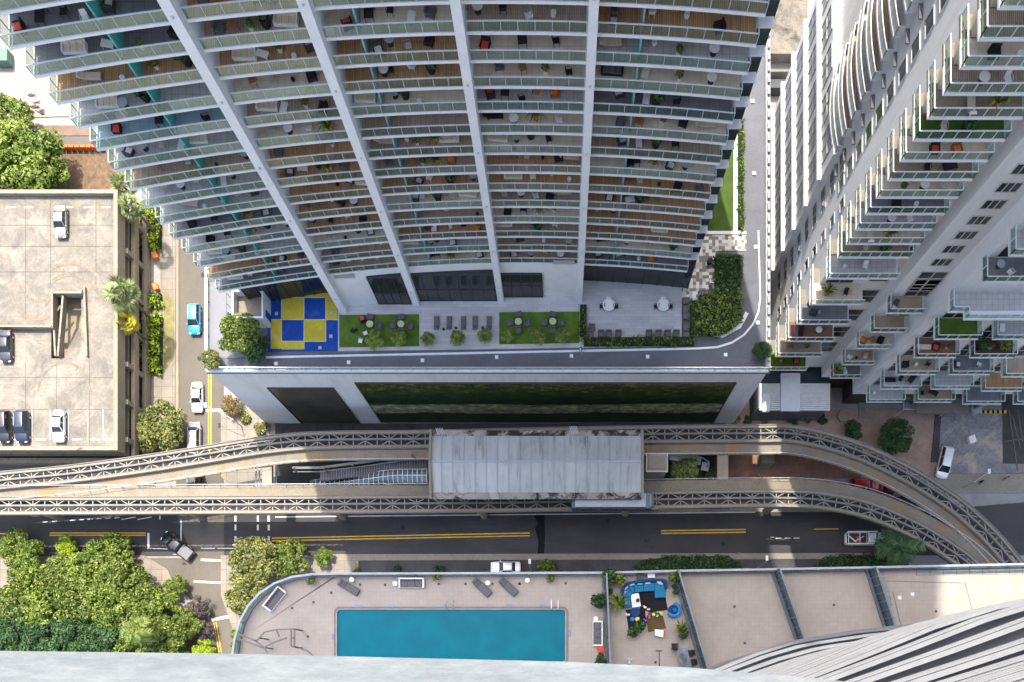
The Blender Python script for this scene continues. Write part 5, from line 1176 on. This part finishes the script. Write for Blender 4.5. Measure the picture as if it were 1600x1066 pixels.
TP('plant', 750, 75, 1.5, 'leafy plant at the upper right corner of the sofa terrace'); TP('bplant', 757, 172, .6, 'tiny dark pot below the upper right plant'); TP('bplant', 772, 233, .9, 'round dark pot beside the right divider'); TP('bplant', 330, 640, 1.6, 'dark drooping plant at the lower end of the navy rug'); TP('bplant', 395, 600, 1.5, 'round leafy plant beside the toys on the navy rug')
TP('tplant', 825, 620, 1.3, 'reddish plant pot right of the brown rug'); TP('bplant', 845, 680, 1.3, 'dark plant below the reddish pot'); 
tb = MB(); p = UW(190, 1015, .4); tb.tube([(p[0]-.3, p[1], DZ+.2), (p[0]-.3, p[1], DZ+.6), (p[0]+.3, p[1]+.1, DZ+.6), (p[0]+.35, p[1]+.3, DZ+.9)], .04, 6); tb.add(*cylx(p[0]-.35, p[1], DZ+.18, .18, .06)); tb.add(*cylx(p[0]+.35, p[1], DZ+.18, .18, .06)); tb.build('kick_scooter', steel, None, 'childs scooter at the lower left of the sofa terrace', 'scooter')
tb = MB(); p = UW(290, 955, .3); tb.box(p[0], p[1], DZ+.2, .12, .5, .3); tb.box(p[0], p[1]+.15, DZ+.3, .45, .1, .1); tb.box(p[0], p[1]-.1, DZ+.12, .3, .1, .1); tb.build('ride_on_toy', flat('pale_blue_plastic', (.35,.55,.65), .4), None, 'pale blue ride on toy on the sofa terrace', 'toy')

def tub_tree():
    t = thing('potted_tree', '', 'potted tree'); b = MB(); b.lathe(0, 0, [(.3, 0), (.42, .5), (.44, .55)], 16); b.build('pot', flat('teal_grey_pot', (.18,.24,.26), .5), t); b = MB(); b.tube([(0,0,.5), (0,0,1.2)], .04, 6); b.build('trunk', bark, t); b = MB(); r = random.Random(2)
    for k in range(10): leaves(b, (r.uniform(-.45,.45), r.uniform(-.45,.45), 1.2+r.uniform(-.1,.3)), (.35,.35,.3), 60, .13, 70+k)
    b.build('crown', LF['dark'], t); return t
x, y = W2(936, 941, DZ+1); place('tub_tree', tub_tree, (x, y, DZ), 0, 'bushy tree in a pot left of the pool side divider'); x, y = W2(940, 1034, DZ+.8); place('tub_tree', tub_tree, (x, y, DZ), 1, 'potted tree at the foot of the pool side divider', scale=.8)
toyp = MB(); p = W(938, 1015, DZ); toyp.box(p[0], p[1], DZ+.25, .5, .6, .3, .5); toyp.build('toy_crate', redf, None, 'red crate of toys below the sideways sofa', 'crate')
ordw2 = ['first','second','third','fourth','fifth','sixth','seventh','eighth','last']
# ================= PODIUM DECK PLANTS AND FURNITURE =================
def D_(kind, px, py, deg, where, **k): x, y = W2(px, py, PZ+.5); return furn(kind, x, y, PZ+.1, math.radians(deg), where, **k)
GT = 'wicker chairs round the lawn tables'
FURN['ltable'] = (mk_rtable(flat('pale_green_top', (.42,.52,.28), .5), .45), 'round pale green table')
for n, (x, y, w_) in enumerate([(578.6,508,'left table of the left lawn'),(627,508,'right table of the left lawn'),(810,504,'left table of the right lawn'),(863.6,503.7,'right table of the right lawn')]):
    D_('ltable', x, y, 0, ', the '+w_, group='round tables on the two lawns')
    for dx, dy, a, side in ((0,-13,0,'above'),(13.5,1,-90,'right of'),(0,12,180,'below'),(-13,0,90,'left of')):
        if n == 0 and (dx < 0 or dy > 5): continue
        D_('glounge', x+dx, y+dy, a+random.uniform(-12,12), side+' the '+w_, group=GT)
D_('rlounge', 566, 499, 30, 'upper left of the leftmost lawn table', lab='pale lounge chair with pink cushions'); D_('bchair', 551, 517, 60, 'at the left end of the left lawn'); D_('bstool', 556, 514, 0, 'beside the black chair on the left lawn'); D_('wchair', 571, 521, 20, 'near the big plant on the left lawn'); D_('wchair', 563, 533, 80, 'at the lower edge of the left lawn')
FURN['deckchaise'] = (mk_chaise(blackp, greyf), 'grey sun lounger')
for n, x in enumerate([682, 701.6, 724, 742, 764]): D_('deckchaise', x, 505, 180, ', %s in the row on the stone paving' % ['first','second','middle','fourth','last'][n], group='row of five grey sun loungers')
for x, y, w_ in ((692.7,513.5,'between the first two grey sun loungers'),(712,511.5,'between the second and third grey sun loungers'),(754,511,'left of the last grey sun lounger')): D_('bstool', x, y, 0, w_, group='black stools by the loungers')
FURN['umbt'] = (mk_rtable(wplast, .8), 'large round white table')
for x, y, w_ in ((951, 478, 'left'), (1036, 478, 'right')):
    D_('umbt', x, y, 0, 'on the stone patio, %s one of the two' % w_, group='white tables on the patio')
    for dx, s_, a in ((-11, 'left', 90), (12, 'right', -90)): D_('bchair', x+dx, y+1, a, '%s of the %s white patio table' % (s_, w_), group='chairs at the white patio tables')
    D_('wchair', x, y-11, 0, 'above the %s white patio table' % w_, group='chairs at the white patio tables')
n = 0
for x, y in [(925,511),(923,522),(939,521.5),(951,521.5),(966,521.5),(1014,521.5),(1028.5,521.5),(1043,521.5),(1057,521.5),(1072,521.5)]:
    n += 1; D_('glounge', x, y, 180, '%s from the left along the hedge under the patio' % ['','','second','third','fourth','fifth','sixth','seventh','eighth','ninth','tenth'][n], group='lounge seats along the patio hedge', lab='square dark lounge seat') if n > 1 else D_('glounge', x, y, -90, 'tucked in the lower left corner of the patio', group='lounge seats along the patio hedge')
for n, y in enumerate([470, 483, 494, 510]): D_('glounge', 1072, y, 90, '%s from the top along the right hedge of the patio' % ['first','second','third','fourth'][n], group='lounge seats along the patio hedge', lab='square dark lounge seat')
D_('bstool', 1109, 409, 0, 'upright on the checker paving', scale=1.7, lab='black bin'); D_('gchair', 1112, 440, 0, 'by the big hedge on the checker paving')
b = MB(); p = W(1047, 432, PZ); b.box(p[0], p[1], PZ+1.6, 1.1, .5, 3.0); b.build('wall_screen', dsteel, None, 'dark panel standing at the right foot of the balcony tower', 'panel')
def dpalm(x, y, R, k, lab): return palm(x, y, R, k, lab, z=PZ+.1, h=.55, group='small palms along the podium edge', rz=x)
for x, y, R, k, lab in [(668,528,1.05,'small','small palm at the left end of the stone paving'),(714,527,1.1,'small','small palm below the middle sun loungers'),(757,523,1.05,'small','small palm below the rightmost sun lounger'),(584,530,1.3,'smalllight','bushy yellow green palm on the left lawn'),(623,528,1.05,'smalllight','small palm at the right of the left lawn'),(793,524,.9,'smalllight','small yellow green palm at the left of the right lawn'),(841,523,1.2,'small','middle palm of the right lawn'),(880,523,1.15,'small','rightmost palm of the right lawn')]: dpalm(x, y, R, k, lab)
hedge([(906,472),(917,472),(917,524),(906,524)], PZ, 1.0, 'mid', 'clipped hedge strip up the left side of the patio', 26, .13)
hedge([(906,525),(1092,524),(1092,537),(906,538)], PZ, 1.0, 'mid', 'long clipped hedge under the patio', 26, .13)
hedge([(1079,465),(1090,465),(1090,523),(1079,523)], PZ, 1.0, 'fresh', 'clipped hedge strip up the right side of the patio', 26, .13)
hedge([(1118,392),(1160,392),(1160,452),(1118,452)], PZ, 1.6, 'dark', 'upper part of the big dark planter hedge', 34, .16)
hedge([(1092,455),(1160,450),(1163,490),(1150,508),(1128,520),(1094,518)], PZ, 1.7, 'mid', 'rounded lower part of the big planter hedge', 36, .17)
hedge([(1154,180),(1163,180),(1163,360),(1154,360)], PZ, .9, 'mid', 'narrow clipped hedge beside the side lawn', 24, .13)
tree(375, 522, 3.0, 'mid', 'leafy tree in the white planter at the left end of the podium deck', z=PZ, zc=PZ+2.5); tree(398, 540, 2.1, 'dark2', 'dark shrub like tree right of the plant room tree', z=PZ, zc=PZ+2); 
tree(329, 562, 1.5, 'olive', 'small round olive tree at the front left corner of the podium', z=PZ, zc=PZ+1.2); tree(1192, 546, 1.35, 'dark', 'round clipped tree at the front right corner of the podium', z=PZ, zc=PZ+1.4)
# dark baluster bits and a walker on the driveway
def person(px, py, z, ang, top, trou, lab):
    t = thing('person', lab, 'person', (*W2(px, py, z+.9), z), math.radians(ang)); me = bpy.data.meshes.new('body')
    V = [(0,0,.95),(0,0,1.2),(0,.02,1.42),(0,.02,1.52),(0,.03,1.62),(0,.04,1.74),(.10,0,.9),(.11,.12,.5),(.11,.10,.08),(.11,.24,.04),(-.10,0,.9),(-.11,-.1,.5),(-.11,-.22,.08),(-.11,-.08,.04),(.19,.0,1.42),(.25,-.06,1.15),(.24,.06,.92),(-.19,0,1.42),(-.25,.06,1.15),(-.24,.2,.98)]
    Ed = [(0,1),(1,2),(2,3),(3,4),(4,5),(0,6),(6,7),(7,8),(8,9),(0,10),(10,11),(11,12),(12,13),(2,14),(14,15),(15,16),(2,17),(17,18),(18,19)]
    Rr = [.14,.13,.13,.055,.10,.085,.09,.065,.045,.035,.09,.065,.045,.035,.065,.045,.03,.065,.045,.03]
    me.from_pydata(V, Ed, []); o = bpy.data.objects.new('body', me); C.objects.link(o); o.parent = t; me.materials.append(top)
    o.modifiers.new('skin', 'SKIN')
    for s_, r_ in zip(me.skin_vertices[0].data, Rr): s_.radius = (r_, r_)
    me.skin_vertices[0].data[0].use_root = True
    m_ = o.modifiers.new('sub', 'SUBSURF'); m_.levels = m_.render_levels = 2
    b = MB(); b.lathe(0, .03, [(.04,1.60),(.105,1.64),(.115,1.70),(.09,1.78),(.03,1.83)], 14); b.build('hair', flat('dark_hair', (.03,.02,.015), .8), t)
    b = MB(); b.lathe(0, 0, [(.15,.84),(.17,.95),(.16,1.02)], 14); b.lathe(.11, .06, [(.07,.35),(.09,.6),(.105,.86)], 10); b.lathe(-.11, -.05, [(.07,.35),(.09,.6),(.105,.86)], 10); b.build('trousers', trou, t)
    return t
person(907, 547, PZ, -90, wplast, blackp, 'person in a white top walking along the podium driveway')
person(1533, 753, .13, 60, blackp, dblue, 'person in dark clothes pausing on the pavement below the cobbled forecourt') 
person(1572, 747, .13, 20, terra, terra, 'person in rust coloured clothes on the pavement at the far right')
# ================= STREET PLANTING =================
hedge([(214,318),(247,318),(247,385),(214,385)], 0, 1.6, 'lime', 'yellow green hedge block beside the upper end of the garage', 26, .2)
hedge([(220,454),(248,454),(248,476),(220,476)], 0, 1.5, 'lime', 'small yellow green hedge block in the middle of the garage side', 28, .2)
hedge([(216,487),(249,487),(248,582),(216,582)], 0, 1.6, 'lime', 'long yellow green hedge block beside the lower half of the garage', 26, .2)
GP = 'fan palms beside the garage'
palm(193, 291, 1.85, 'fan', 'topmost green fan palm, at the garage corner', h=1.45, group=GP); palm(207, 324, 2.0, 'fan', 'second fan palm from the top, leaning over the lime hedge', h=1.45, group=GP, rz=1); palm(192, 458, 2.7, 'fan', 'largest fan palm, halfway down the garage side', h=1.3, group=GP, rz=2); palm(197, 505, 1.9, 'fanyellow', 'yellow fan palm just below the largest one', h=1.45, group=GP, rz=.5)
GTR = 'trees along the side street'
tree(247, 664, 4.4, 'olive', 'spreading olive green tree at the lower corner of the garage', hz=.9, group=GTR); tree(222, 676, 2.6, 'fresh2', 'lighter tree tucked against the garage corner', hz=1, group=GTR)
tree(30, 240, 6.2, 'fresh', 'big bright green tree above the garage roof', hz=.9); tree(60, 262, 4.6, 'fresh2', 'bright tree at the right of the clump above the garage', hz=.9); tree(8, 185, 4.2, 'mid', 'tree at the upper left edge above the garage', hz=.9); tree(5, 280, 4.0, 'fresh2', 'tree at the left edge just above the garage wall', hz=.8)
tree(362, 632, 1.9, 'russet', 'small reddish brown tree under the left end of the podium wall', hz=.8); shrub(382, 650, 1.1, 'olive', 'olive shrub at the foot of the podium wall'); shrub(408, 668, 1.3, 'olive', 'pale shrub beside the first curve of the track')
CG = 'trees massed at the lower left corner'; CL = 'leafy tree in the dense canopy at the lower left corner'
tree(28, 858, 3.4, 'fresh', 'bright tree at the left edge, leaning over the street', hz=1, group=CG); tree(102, 853, 1.9, 'lime', 'small yellow green tree at the kerb above the canopy', hz=1, group=CG); tree(180, 858, 3.0, 'fresh2', 'light green tree at the kerb, right of the yellow green one', hz=1, group=CG)
CN = {}
for x, y, R, k in [(40,905,3.2,'fresh2'),(90,905,3.5,'mid'),(140,885,3.6,'fresh'),(185,905,3.6,'mid2'),(20,945,3.6,'mid'),(70,950,3.8,'fresh2'),(120,935,3.8,'mid'),(165,945,3.8,'fresh'),(215,930,3.2,'mid'),(245,950,3.2,'fresh2'),(205,970,3.4,'mid'),(30,990,3.6,'dark'),(75,1000,3.6,'dark2'),(120,990,3.4,'dark'),(160,1000,3.4,'dark2'),(195,1012,3.2,'mid2'),(250,995,3.4,'mid'),(0,1020,3.5,'dark2'),(50,1040,3.5,'dark'),(100,1045,3.5,'dark2'),(150,1045,3.5,'dark'),(285,975,2.6,'mid2')]:
    CN.setdefault((k, y//40), 0); CN[(k, y//40)] += 1
    tree(x, y, R*1.12, k, '%s tree in the lower left canopy, %s row, %s from the left' % ({'fresh':'bright rounded','fresh2':'light green','mid':'mid green','mid2':'coarse mid green','dark':'dark green','dark2':'clumpy dark green'}[k], {22:'top',23:'second',24:'middle',25:'lower',26:'lowest'}[y//40], ['','first','second','third','fourth','fifth'][CN[(k, y//40)]]), hz=1.05+.1*random.random(), group=CG)
tree(273, 915, 2.0, 'fresh2', 'airy tree at the right shoulder of the canopy', hz=1.1, group=CG); tree(310, 948, 2.0, 'purple', 'bare purplish tree leaning over the side street', hz=1.1, group=CG); tree(318, 985, 1.8, 'purple', 'lower bare purplish tree beside the yellow street line', hz=1.1, group=CG); tree(230, 1010, 2.6, 'lime', 'vivid green tree at the ledge, left one', hz=1, group=CG); tree(272, 1015, 2.4, 'fresh2', 'vivid green tree at the ledge, middle one', hz=1, group=CG); tree(318, 1018, 2.2, 'lime', 'vivid green tree at the ledge, right one', hz=1, group=CG)
palm(215, 985, 2.2, 'feather', 'feathery palm rising from the dense canopy', h=1.6, group=CG)
tree(395, 875, 4.3, 'olive', 'broad olive tree on the corner left of the pool terrace', hz=1, group='trees at the pool terrace corner'); tree(452, 872, 3.4, 'mid2', 'greener tree right of the broad olive one', hz=1, group='trees at the pool terrace corner'); tree(505, 870, 1.7, 'fresh2', 'small light tree at the end of the corner group', hz=1, group='trees at the pool terrace corner'); tree(388, 928, 4.2, 'olive', 'olive tree half under the rounded terrace corner', hz=1, group='trees at the pool terrace corner'); tree(375, 1000, 2.2, 'fresh2', 'small tree left of the terrace end', hz=1, group='trees at the pool terrace corner')
tree(1400, 681, 3.1, 'dark', 'round dark green tree on the pink brick plaza', hz=1); tree(1334, 672, 1.7, 'dark2', 'small dark tree left of the round one on the plaza', hz=.9)
palm(1072, 735, 2.2, 'feather', 'palm in the dark gap right of the station', h=.9); palm(1408, 852, 3.3, 'featherdark', 'large palm hanging over the white work truck', h=1.0)
for x, y, R, lf, w_ in [(620,890,1.0,'dark','first dark shrub left of the white parked car'),(686,890,1.1,'dark','second dark shrub left of the white parked car'),(853,886,1.7,'mid','leafy shrub right of the white parked car'),(556,892,.9,'fresh','light shrub at the foot of the corner trees'),(792,884,1.0,'dark','dark shrub overhanging the white parked car'),(1194,655,.9,'fresh','light shrub below the service sheds'),(1240,655,1.2,'dark','dark shrub below the flat roofed shed'),(1262,652,1.1,'mid','shrub below the right hand shed'),(1287,655,1.0,'dark','dark shrub at the right end of the sheds'),(1150,655,.9,'olive','shrub by the foot of the podium wall'),(1168,656,.9,'dark','dark shrub by the podium corner'),(1318,646,.7,'dark','shrub in the hexagonal planter'),(1110,742,1.2,'mid','low shrub beside the palm right of the station')]:
    shrub(x, y, R, lf, w_, group='shrubs in the beds')
mh = flat('iron_cover', (.03,.03,.032), .6)
for x, y in ((1010,845),(630,825),(950,815),(360,905),(312,560),(318,430),(205,850),(1130,850),(505,855),(60,852)):
    b = MB(); p = W2(x, y, 0); b.cyl(p[0], p[1], .012, .035, .38, 18); b.build('manhole_cover', mh, kind='structure')
bg_ = flat('bollard_grey', (.2,.2,.2), .5)
for k in range(9):
    b = MB(); p = W2(1150+k*34, 745 if k < 6 else 738, 0); b.lathe(p[0], p[1], [(.12, .13), (.12, .95), (.06, 1.05)], 10); b.build('bollard', bg_, None, 'grey bollard, %s in the line along the brick plaza' % ordw2[k], 'bollard', 'bollards along the brick plaza')
def sign(px, py, lab, m, r=.3):
    x, y = W2(px, py, 0); t = thing('road_sign', lab, 'road sign', (x, y, 0)); b = MB(); b.cyl(0, 0, 0, 2.6, .035, 8); b.build('pole', steel, t); b = MB(); b.box(0, -.06, 2.4, r*2, .03, r*2.2); b.build('sign_plate', m, t, bevel=.01)
sign(285, 870, 'small sign on a pole at the corner by the black pickup', wplast); sign(1300, 868, 'small sign on a pole before the right planted island', redf); sign(262, 800, 'small sign on a pole at the street corner under the track', wplast); sign(1150, 868, 'small sign at the right tip of the left planted island', MATS['kerb_yellow'])
hedge([(988,893),(1005,875),(1040,869),(1130,868),(1155,880),(1166,893)], 0, .7, 'dark', 'dark planted island beside the street, right of the pool', 20, .2)
hedge([(1270,888),(1292,870),(1330,867),(1390,867),(1390,890)], 0, .7, 'dark', 'dark planted island under the white work truck', 20, .2)
b = MB(); p = W2(1318, 650, .6); b.cyl(p[0], p[1], .1, .7, 1.0, 6); b.build('hexagonal_planter', tan, None, 'hexagonal tan planter right of the sheds', 'planter')
# ================= VEHICLES =================
car(93, 345, 'sedan', 'silver', (.24,.235,.22), 180, 'silver car parked alone at the top of the garage roof', GZ)
car(90, 665, 'sedan', 'white', (.72,.73,.74), 180, 'white car parked on the lower row of the garage roof', GZ); car(33, 666, 'suv', 'navy', (.008,.02,.05), 180, 'dark blue car left of the white one on the garage roof', GZ); car(5, 666, 'suv', 'black', (.012,.015,.02), 180, 'black car at the left edge on the lower garage row', GZ); car(7, 540, 'sedan', 'charcoal', (.03,.035,.04), 180, 'charcoal car in the sunken bay at the left edge of the garage', GZ)
car(303, 498, 'suv', 'blue', (.02,.32,.62), 180, 'bright blue car driving down the side street'); car(307, 620, 'sedan', 'white', (.72,.73,.74), 180, 'white car on the side street below the bright blue one')
car(303, 684, 'van', 'palesilver', (.42,.43,.45), 0, 'silver van half hidden by the olive tree'); car(302, 741, 'suv', 'grey', (.12,.12,.12), 0, 'dark grey car seen between the two tracks')
car(277, 853, 'pickup', 'black', (.012,.014,.018), -52, 'black pickup truck with a silver bed cover turning at the junction'); car(790, 886, 'sedan', 'white', (.72,.73,.74), -90, 'white car parked below the street under a dark shrub')
car(1352, 842, 'rack', 'white', (.72,.73,.74), 90, 'white work truck with an open bed and ladder rack'); car(1477, 722, 'van', 'white', (.72,.73,.74), 193, 'white minivan standing at the edge of the cobbled forecourt')
car(1352, 757, 'suv', 'red', (.5,.02,.015), 90, 'red car left of the curve, between the tracks'); car(1395, 764, 'sedan', 'maroon', (.25,.02,.02), 95, 'darker red car right under the curving track'); car(1425, 775, 'suv', 'black', (.012,.015,.02), 110, 'black car beside the red cars under the curving track')
# street lamps and signs
def lamp(px, py, lab, h=8, z=0, dx=0, dy=1.5):
    x, y = W2(px, py, 0); t = thing('street_lamp', lab, 'street lamp', (x, y, z), 0, 'street lamps')
    b = MB(); b.tube([(0,0,0), (0,0,h*.9), (dx*.3, dy*.3, h), (dx, dy, h+.1)], .09, 8, .05); b.build('pole', steel, t); b = MB(); b.box(dx, dy, h+.12, .4, .75, .12); b.build('lamp_head', wplast, t, bevel=.03)
lamp(830, 893, 'street lamp on the pavement right of the parked white car', 6.5, dy=.6); lamp(1181, 889, 'street lamp on the pavement between the two planted islands', 7, dy=.6); lamp(378, 667, 'street lamp by the podium left corner', 4, dx=-4, dy=2.0)
lamp(1505, 762, 'dark lamp on the pavement below the forecourt', 4, dx=2.0, dy=1.5)
b = MB(); b.box(*W2(1518, 687, .5), .5, 1.0, 1.1, .8, .3); b.build('white_bollard_box', wplast, None, 'small white box standing on the cobbled forecourt', 'box')
b = MB(); b.prism([W2(x, y, .3) for x, y in ((1462,648),(1471,648),(1466,722),(1455,722))], .13, .3); b.build('dark_drain_strip', mat('dark_strip', (.07,.065,.07), .8), kind='structure')
b = MB(); p = W2(1205, 763, .3)
for k in range(5): b.box(p[0]-30+k*.0, p[1], .5, .05, .05, .05)
for x in range(95, 160, 9): b.box(*W2(x, 231, .6), .6, .75, .35, .9)
b.v = b.v[40:]; b.f = [tuple(i-40 for i in f) for f in b.f[30:]]; b.build('barrier_row', flat('orange_plastic', (.75,.14,.03), .5), None, 'line of orange plastic barriers across the upper street', 'barrier')
b = MB(); b.box(*W2(4, 92, .8), .9, 2.6, 1.9, 1.7); b.build('green_skip', flat('skip_green', (.12,.20,.15), .6), None, 'dull green container at the upper left edge of the pale plaza', 'container')
b = MB()
for k in range(14): r = random.Random(k); x, y = 36+r.random()*30, 145+r.random()*36; b.bar(W(x, y, .2), W(x+r.uniform(4, 12), y+r.uniform(-4, 6), .4), .12)
b.build('timber_pile', bark, None, 'scattered pile of timber on the pale plaza above the trees', 'pile')
for x, y, l in ((243,400,'upper'),(244,449,'lower')): b = MB(); b.box(*W2(x, y, .5), .5, .7, 1.0, .8, .4); b.build('parked_scooter', orangef, None, l+' orange scooter parked beside the side street pavement', 'scooter')
# ================= TOWER BALCONY FURNITURE =================
ordn = ['top','second','third','fourth','fifth','sixth','seventh','eighth','ninth','tenth','eleventh','twelfth','thirteenth','fourteenth','lowest']
bayn = ['leftmost bay','second bay','middle bay','fourth bay','rightmost bay']
BG = 'furniture on the curved tower balconies'
r = random.Random(42)
sets = [('wtable','bchair','wchair'), ('gsofa','ctable','plant'), ('blounge','btable','tplant'), ('wlounge','gtable','gchair'), ('ttable','gchair','bstool'), ('chaise','stool','plant'), ('rlounge','btable','bchair'), ('bchaise','wtable','tplant'), ('wsofa','ctable','plant'), ('grill','wchair','stool'), ('wsofa','gtable','bplant'), ('gchair','wtable','wchair'), ('wlounge','ctable','bplant'), ('glounge','ttable','plant')]
for k in range(14, -1, -1):
    for i, (xa, xb) in enumerate(bays):
        if k == 14 and i > 0: continue
        if r.random() < .03: continue
        ks = list(r.choice(sets)); 
        if r.random() < .7: ks += [r.choice([x for x in ('stool','plant','wchair','bchair','tplant','gchair','wlounge','blounge','ctable','bplant') if x not in ks])]
        if r.random() < .55: ks += [r.choice([x for x in ('chaise','glounge','gtable','olounge','btable','wtable','wlounge','grill','wsofa') if x not in ks])]
        span = xb-xa-1.6; c0 = xa+.8+r.random()*span*.25; step = span*.75/max(1, len(ks)-1)
        if r.random() < .5: step = min(step, 1.6)
        for j, kd in enumerate(ks):
            x = c0+j*step+r.uniform(-.2, .2); 
            if x > xb-.6: break
            if part_x[i][0] is not None and abs(x-part_x[i][0]) < .5: x += .8
            y = fr(x)+r.uniform(.75, 1.7)
            rz = r.choice([0, math.pi, math.pi/2, -math.pi/2])+r.uniform(-.4, .4)
            if 'sofa' in kd or 'chaise' in kd or 'btable' == kd: rz = (math.pi if 'sofa' in kd else math.pi/2)+r.uniform(-.1, .1); y = fr(x)+1.45
            furn(kd, x, y, Z0+FH*k+.03, rz, 'on the curved tower, %s row, %s' % (ordn[14-k], bayn[i]), group=BG)
# white building balcony things
WG = 'furniture on the white building balconies'
def WBf(kind, x, y, z, deg, where, lab=None): furn(kind, x, y, z+.03, math.radians(deg), where, group=WG, lab=lab)
rows = sorted(balA, reverse=True)
ordw = ['top','second','third','fourth','fifth','sixth','seventh','eighth','ninth','tenth','eleventh','twelfth','thirteenth','fourteenth','fifteenth']
setsW = [('rlounge','olounge'), ('bchair','btable'), ('plant','wtable','gchair'), ('blounge','stool'), ('wtable','wchair'), ('chaise','tplant'), ('gchair','bplant')]
for n, z in enumerate(rows):
    ks = setsW[n % len(setsW)]
    for j, kd in enumerate(ks): WBf(kd, 31.6+j*1.9+(n % 3)*.5, 46.2, z, 180+15*j, 'on the %s wrapround white balcony' % ordw[n])
for n, (z, w_, fm) in enumerate(lowA):
    for j, kd in enumerate([('stool','wchair'), ('tplant','bchair'), ('grill',), ('bchaise','wtable'), ('ttable','plant'), ('tstool','rlounge')][n]): WBf(kd, 31.2+j*2.2, 46.2, z, 170, 'on the %s wide lower left white balcony' % ['top','second','third','fourth','fifth','lowest'][n])
for i, z in enumerate(Bz):
    nm = ['topmost','second','middle','fourth','lowest'][i]
    for j, kd in enumerate([(), ('chaise','rlounge','plant'), ('blounge','stool','bchair'), ('bchaise','bchair','btable'), ('stool',)][i]): WBf(kd, 45+j*1.5, 42.2, z, 90+70*j, 'on the %s balcony, left lower stack' % nm)
    for j, kd in enumerate([('ctable',), ('bplant','plant','tplant'), ('wlounge','wchair'), (), ('bchair','btable')][i]): WBf(kd, 51.8+j*1.5+(i == 2)*j*1.3, 42.2, z, -90+60*j, 'on the %s balcony, middle lower stack' % nm)
for i, z in enumerate(A2z):
    for j, kd in enumerate([('grill',), (), ('olounge','ttable','blounge'), ('wchair','bstool','gchair'), ('tplant','ctable')][i]): WBf(kd, 39.2+j*1.1, 44.9, z, 60+50*j, 'on the %s balcony, short middle stack' % ['topmost','second','middle','fourth','lowest'][i])
WBf('gtable', 44.2, 42.5, 47.0, 0, 'on the dark balcony at the right edge', lab='round mint green table'); WBf('wchair', 45.2, 41.8, 47.0, 40, 'on the dark balcony at the right edge')
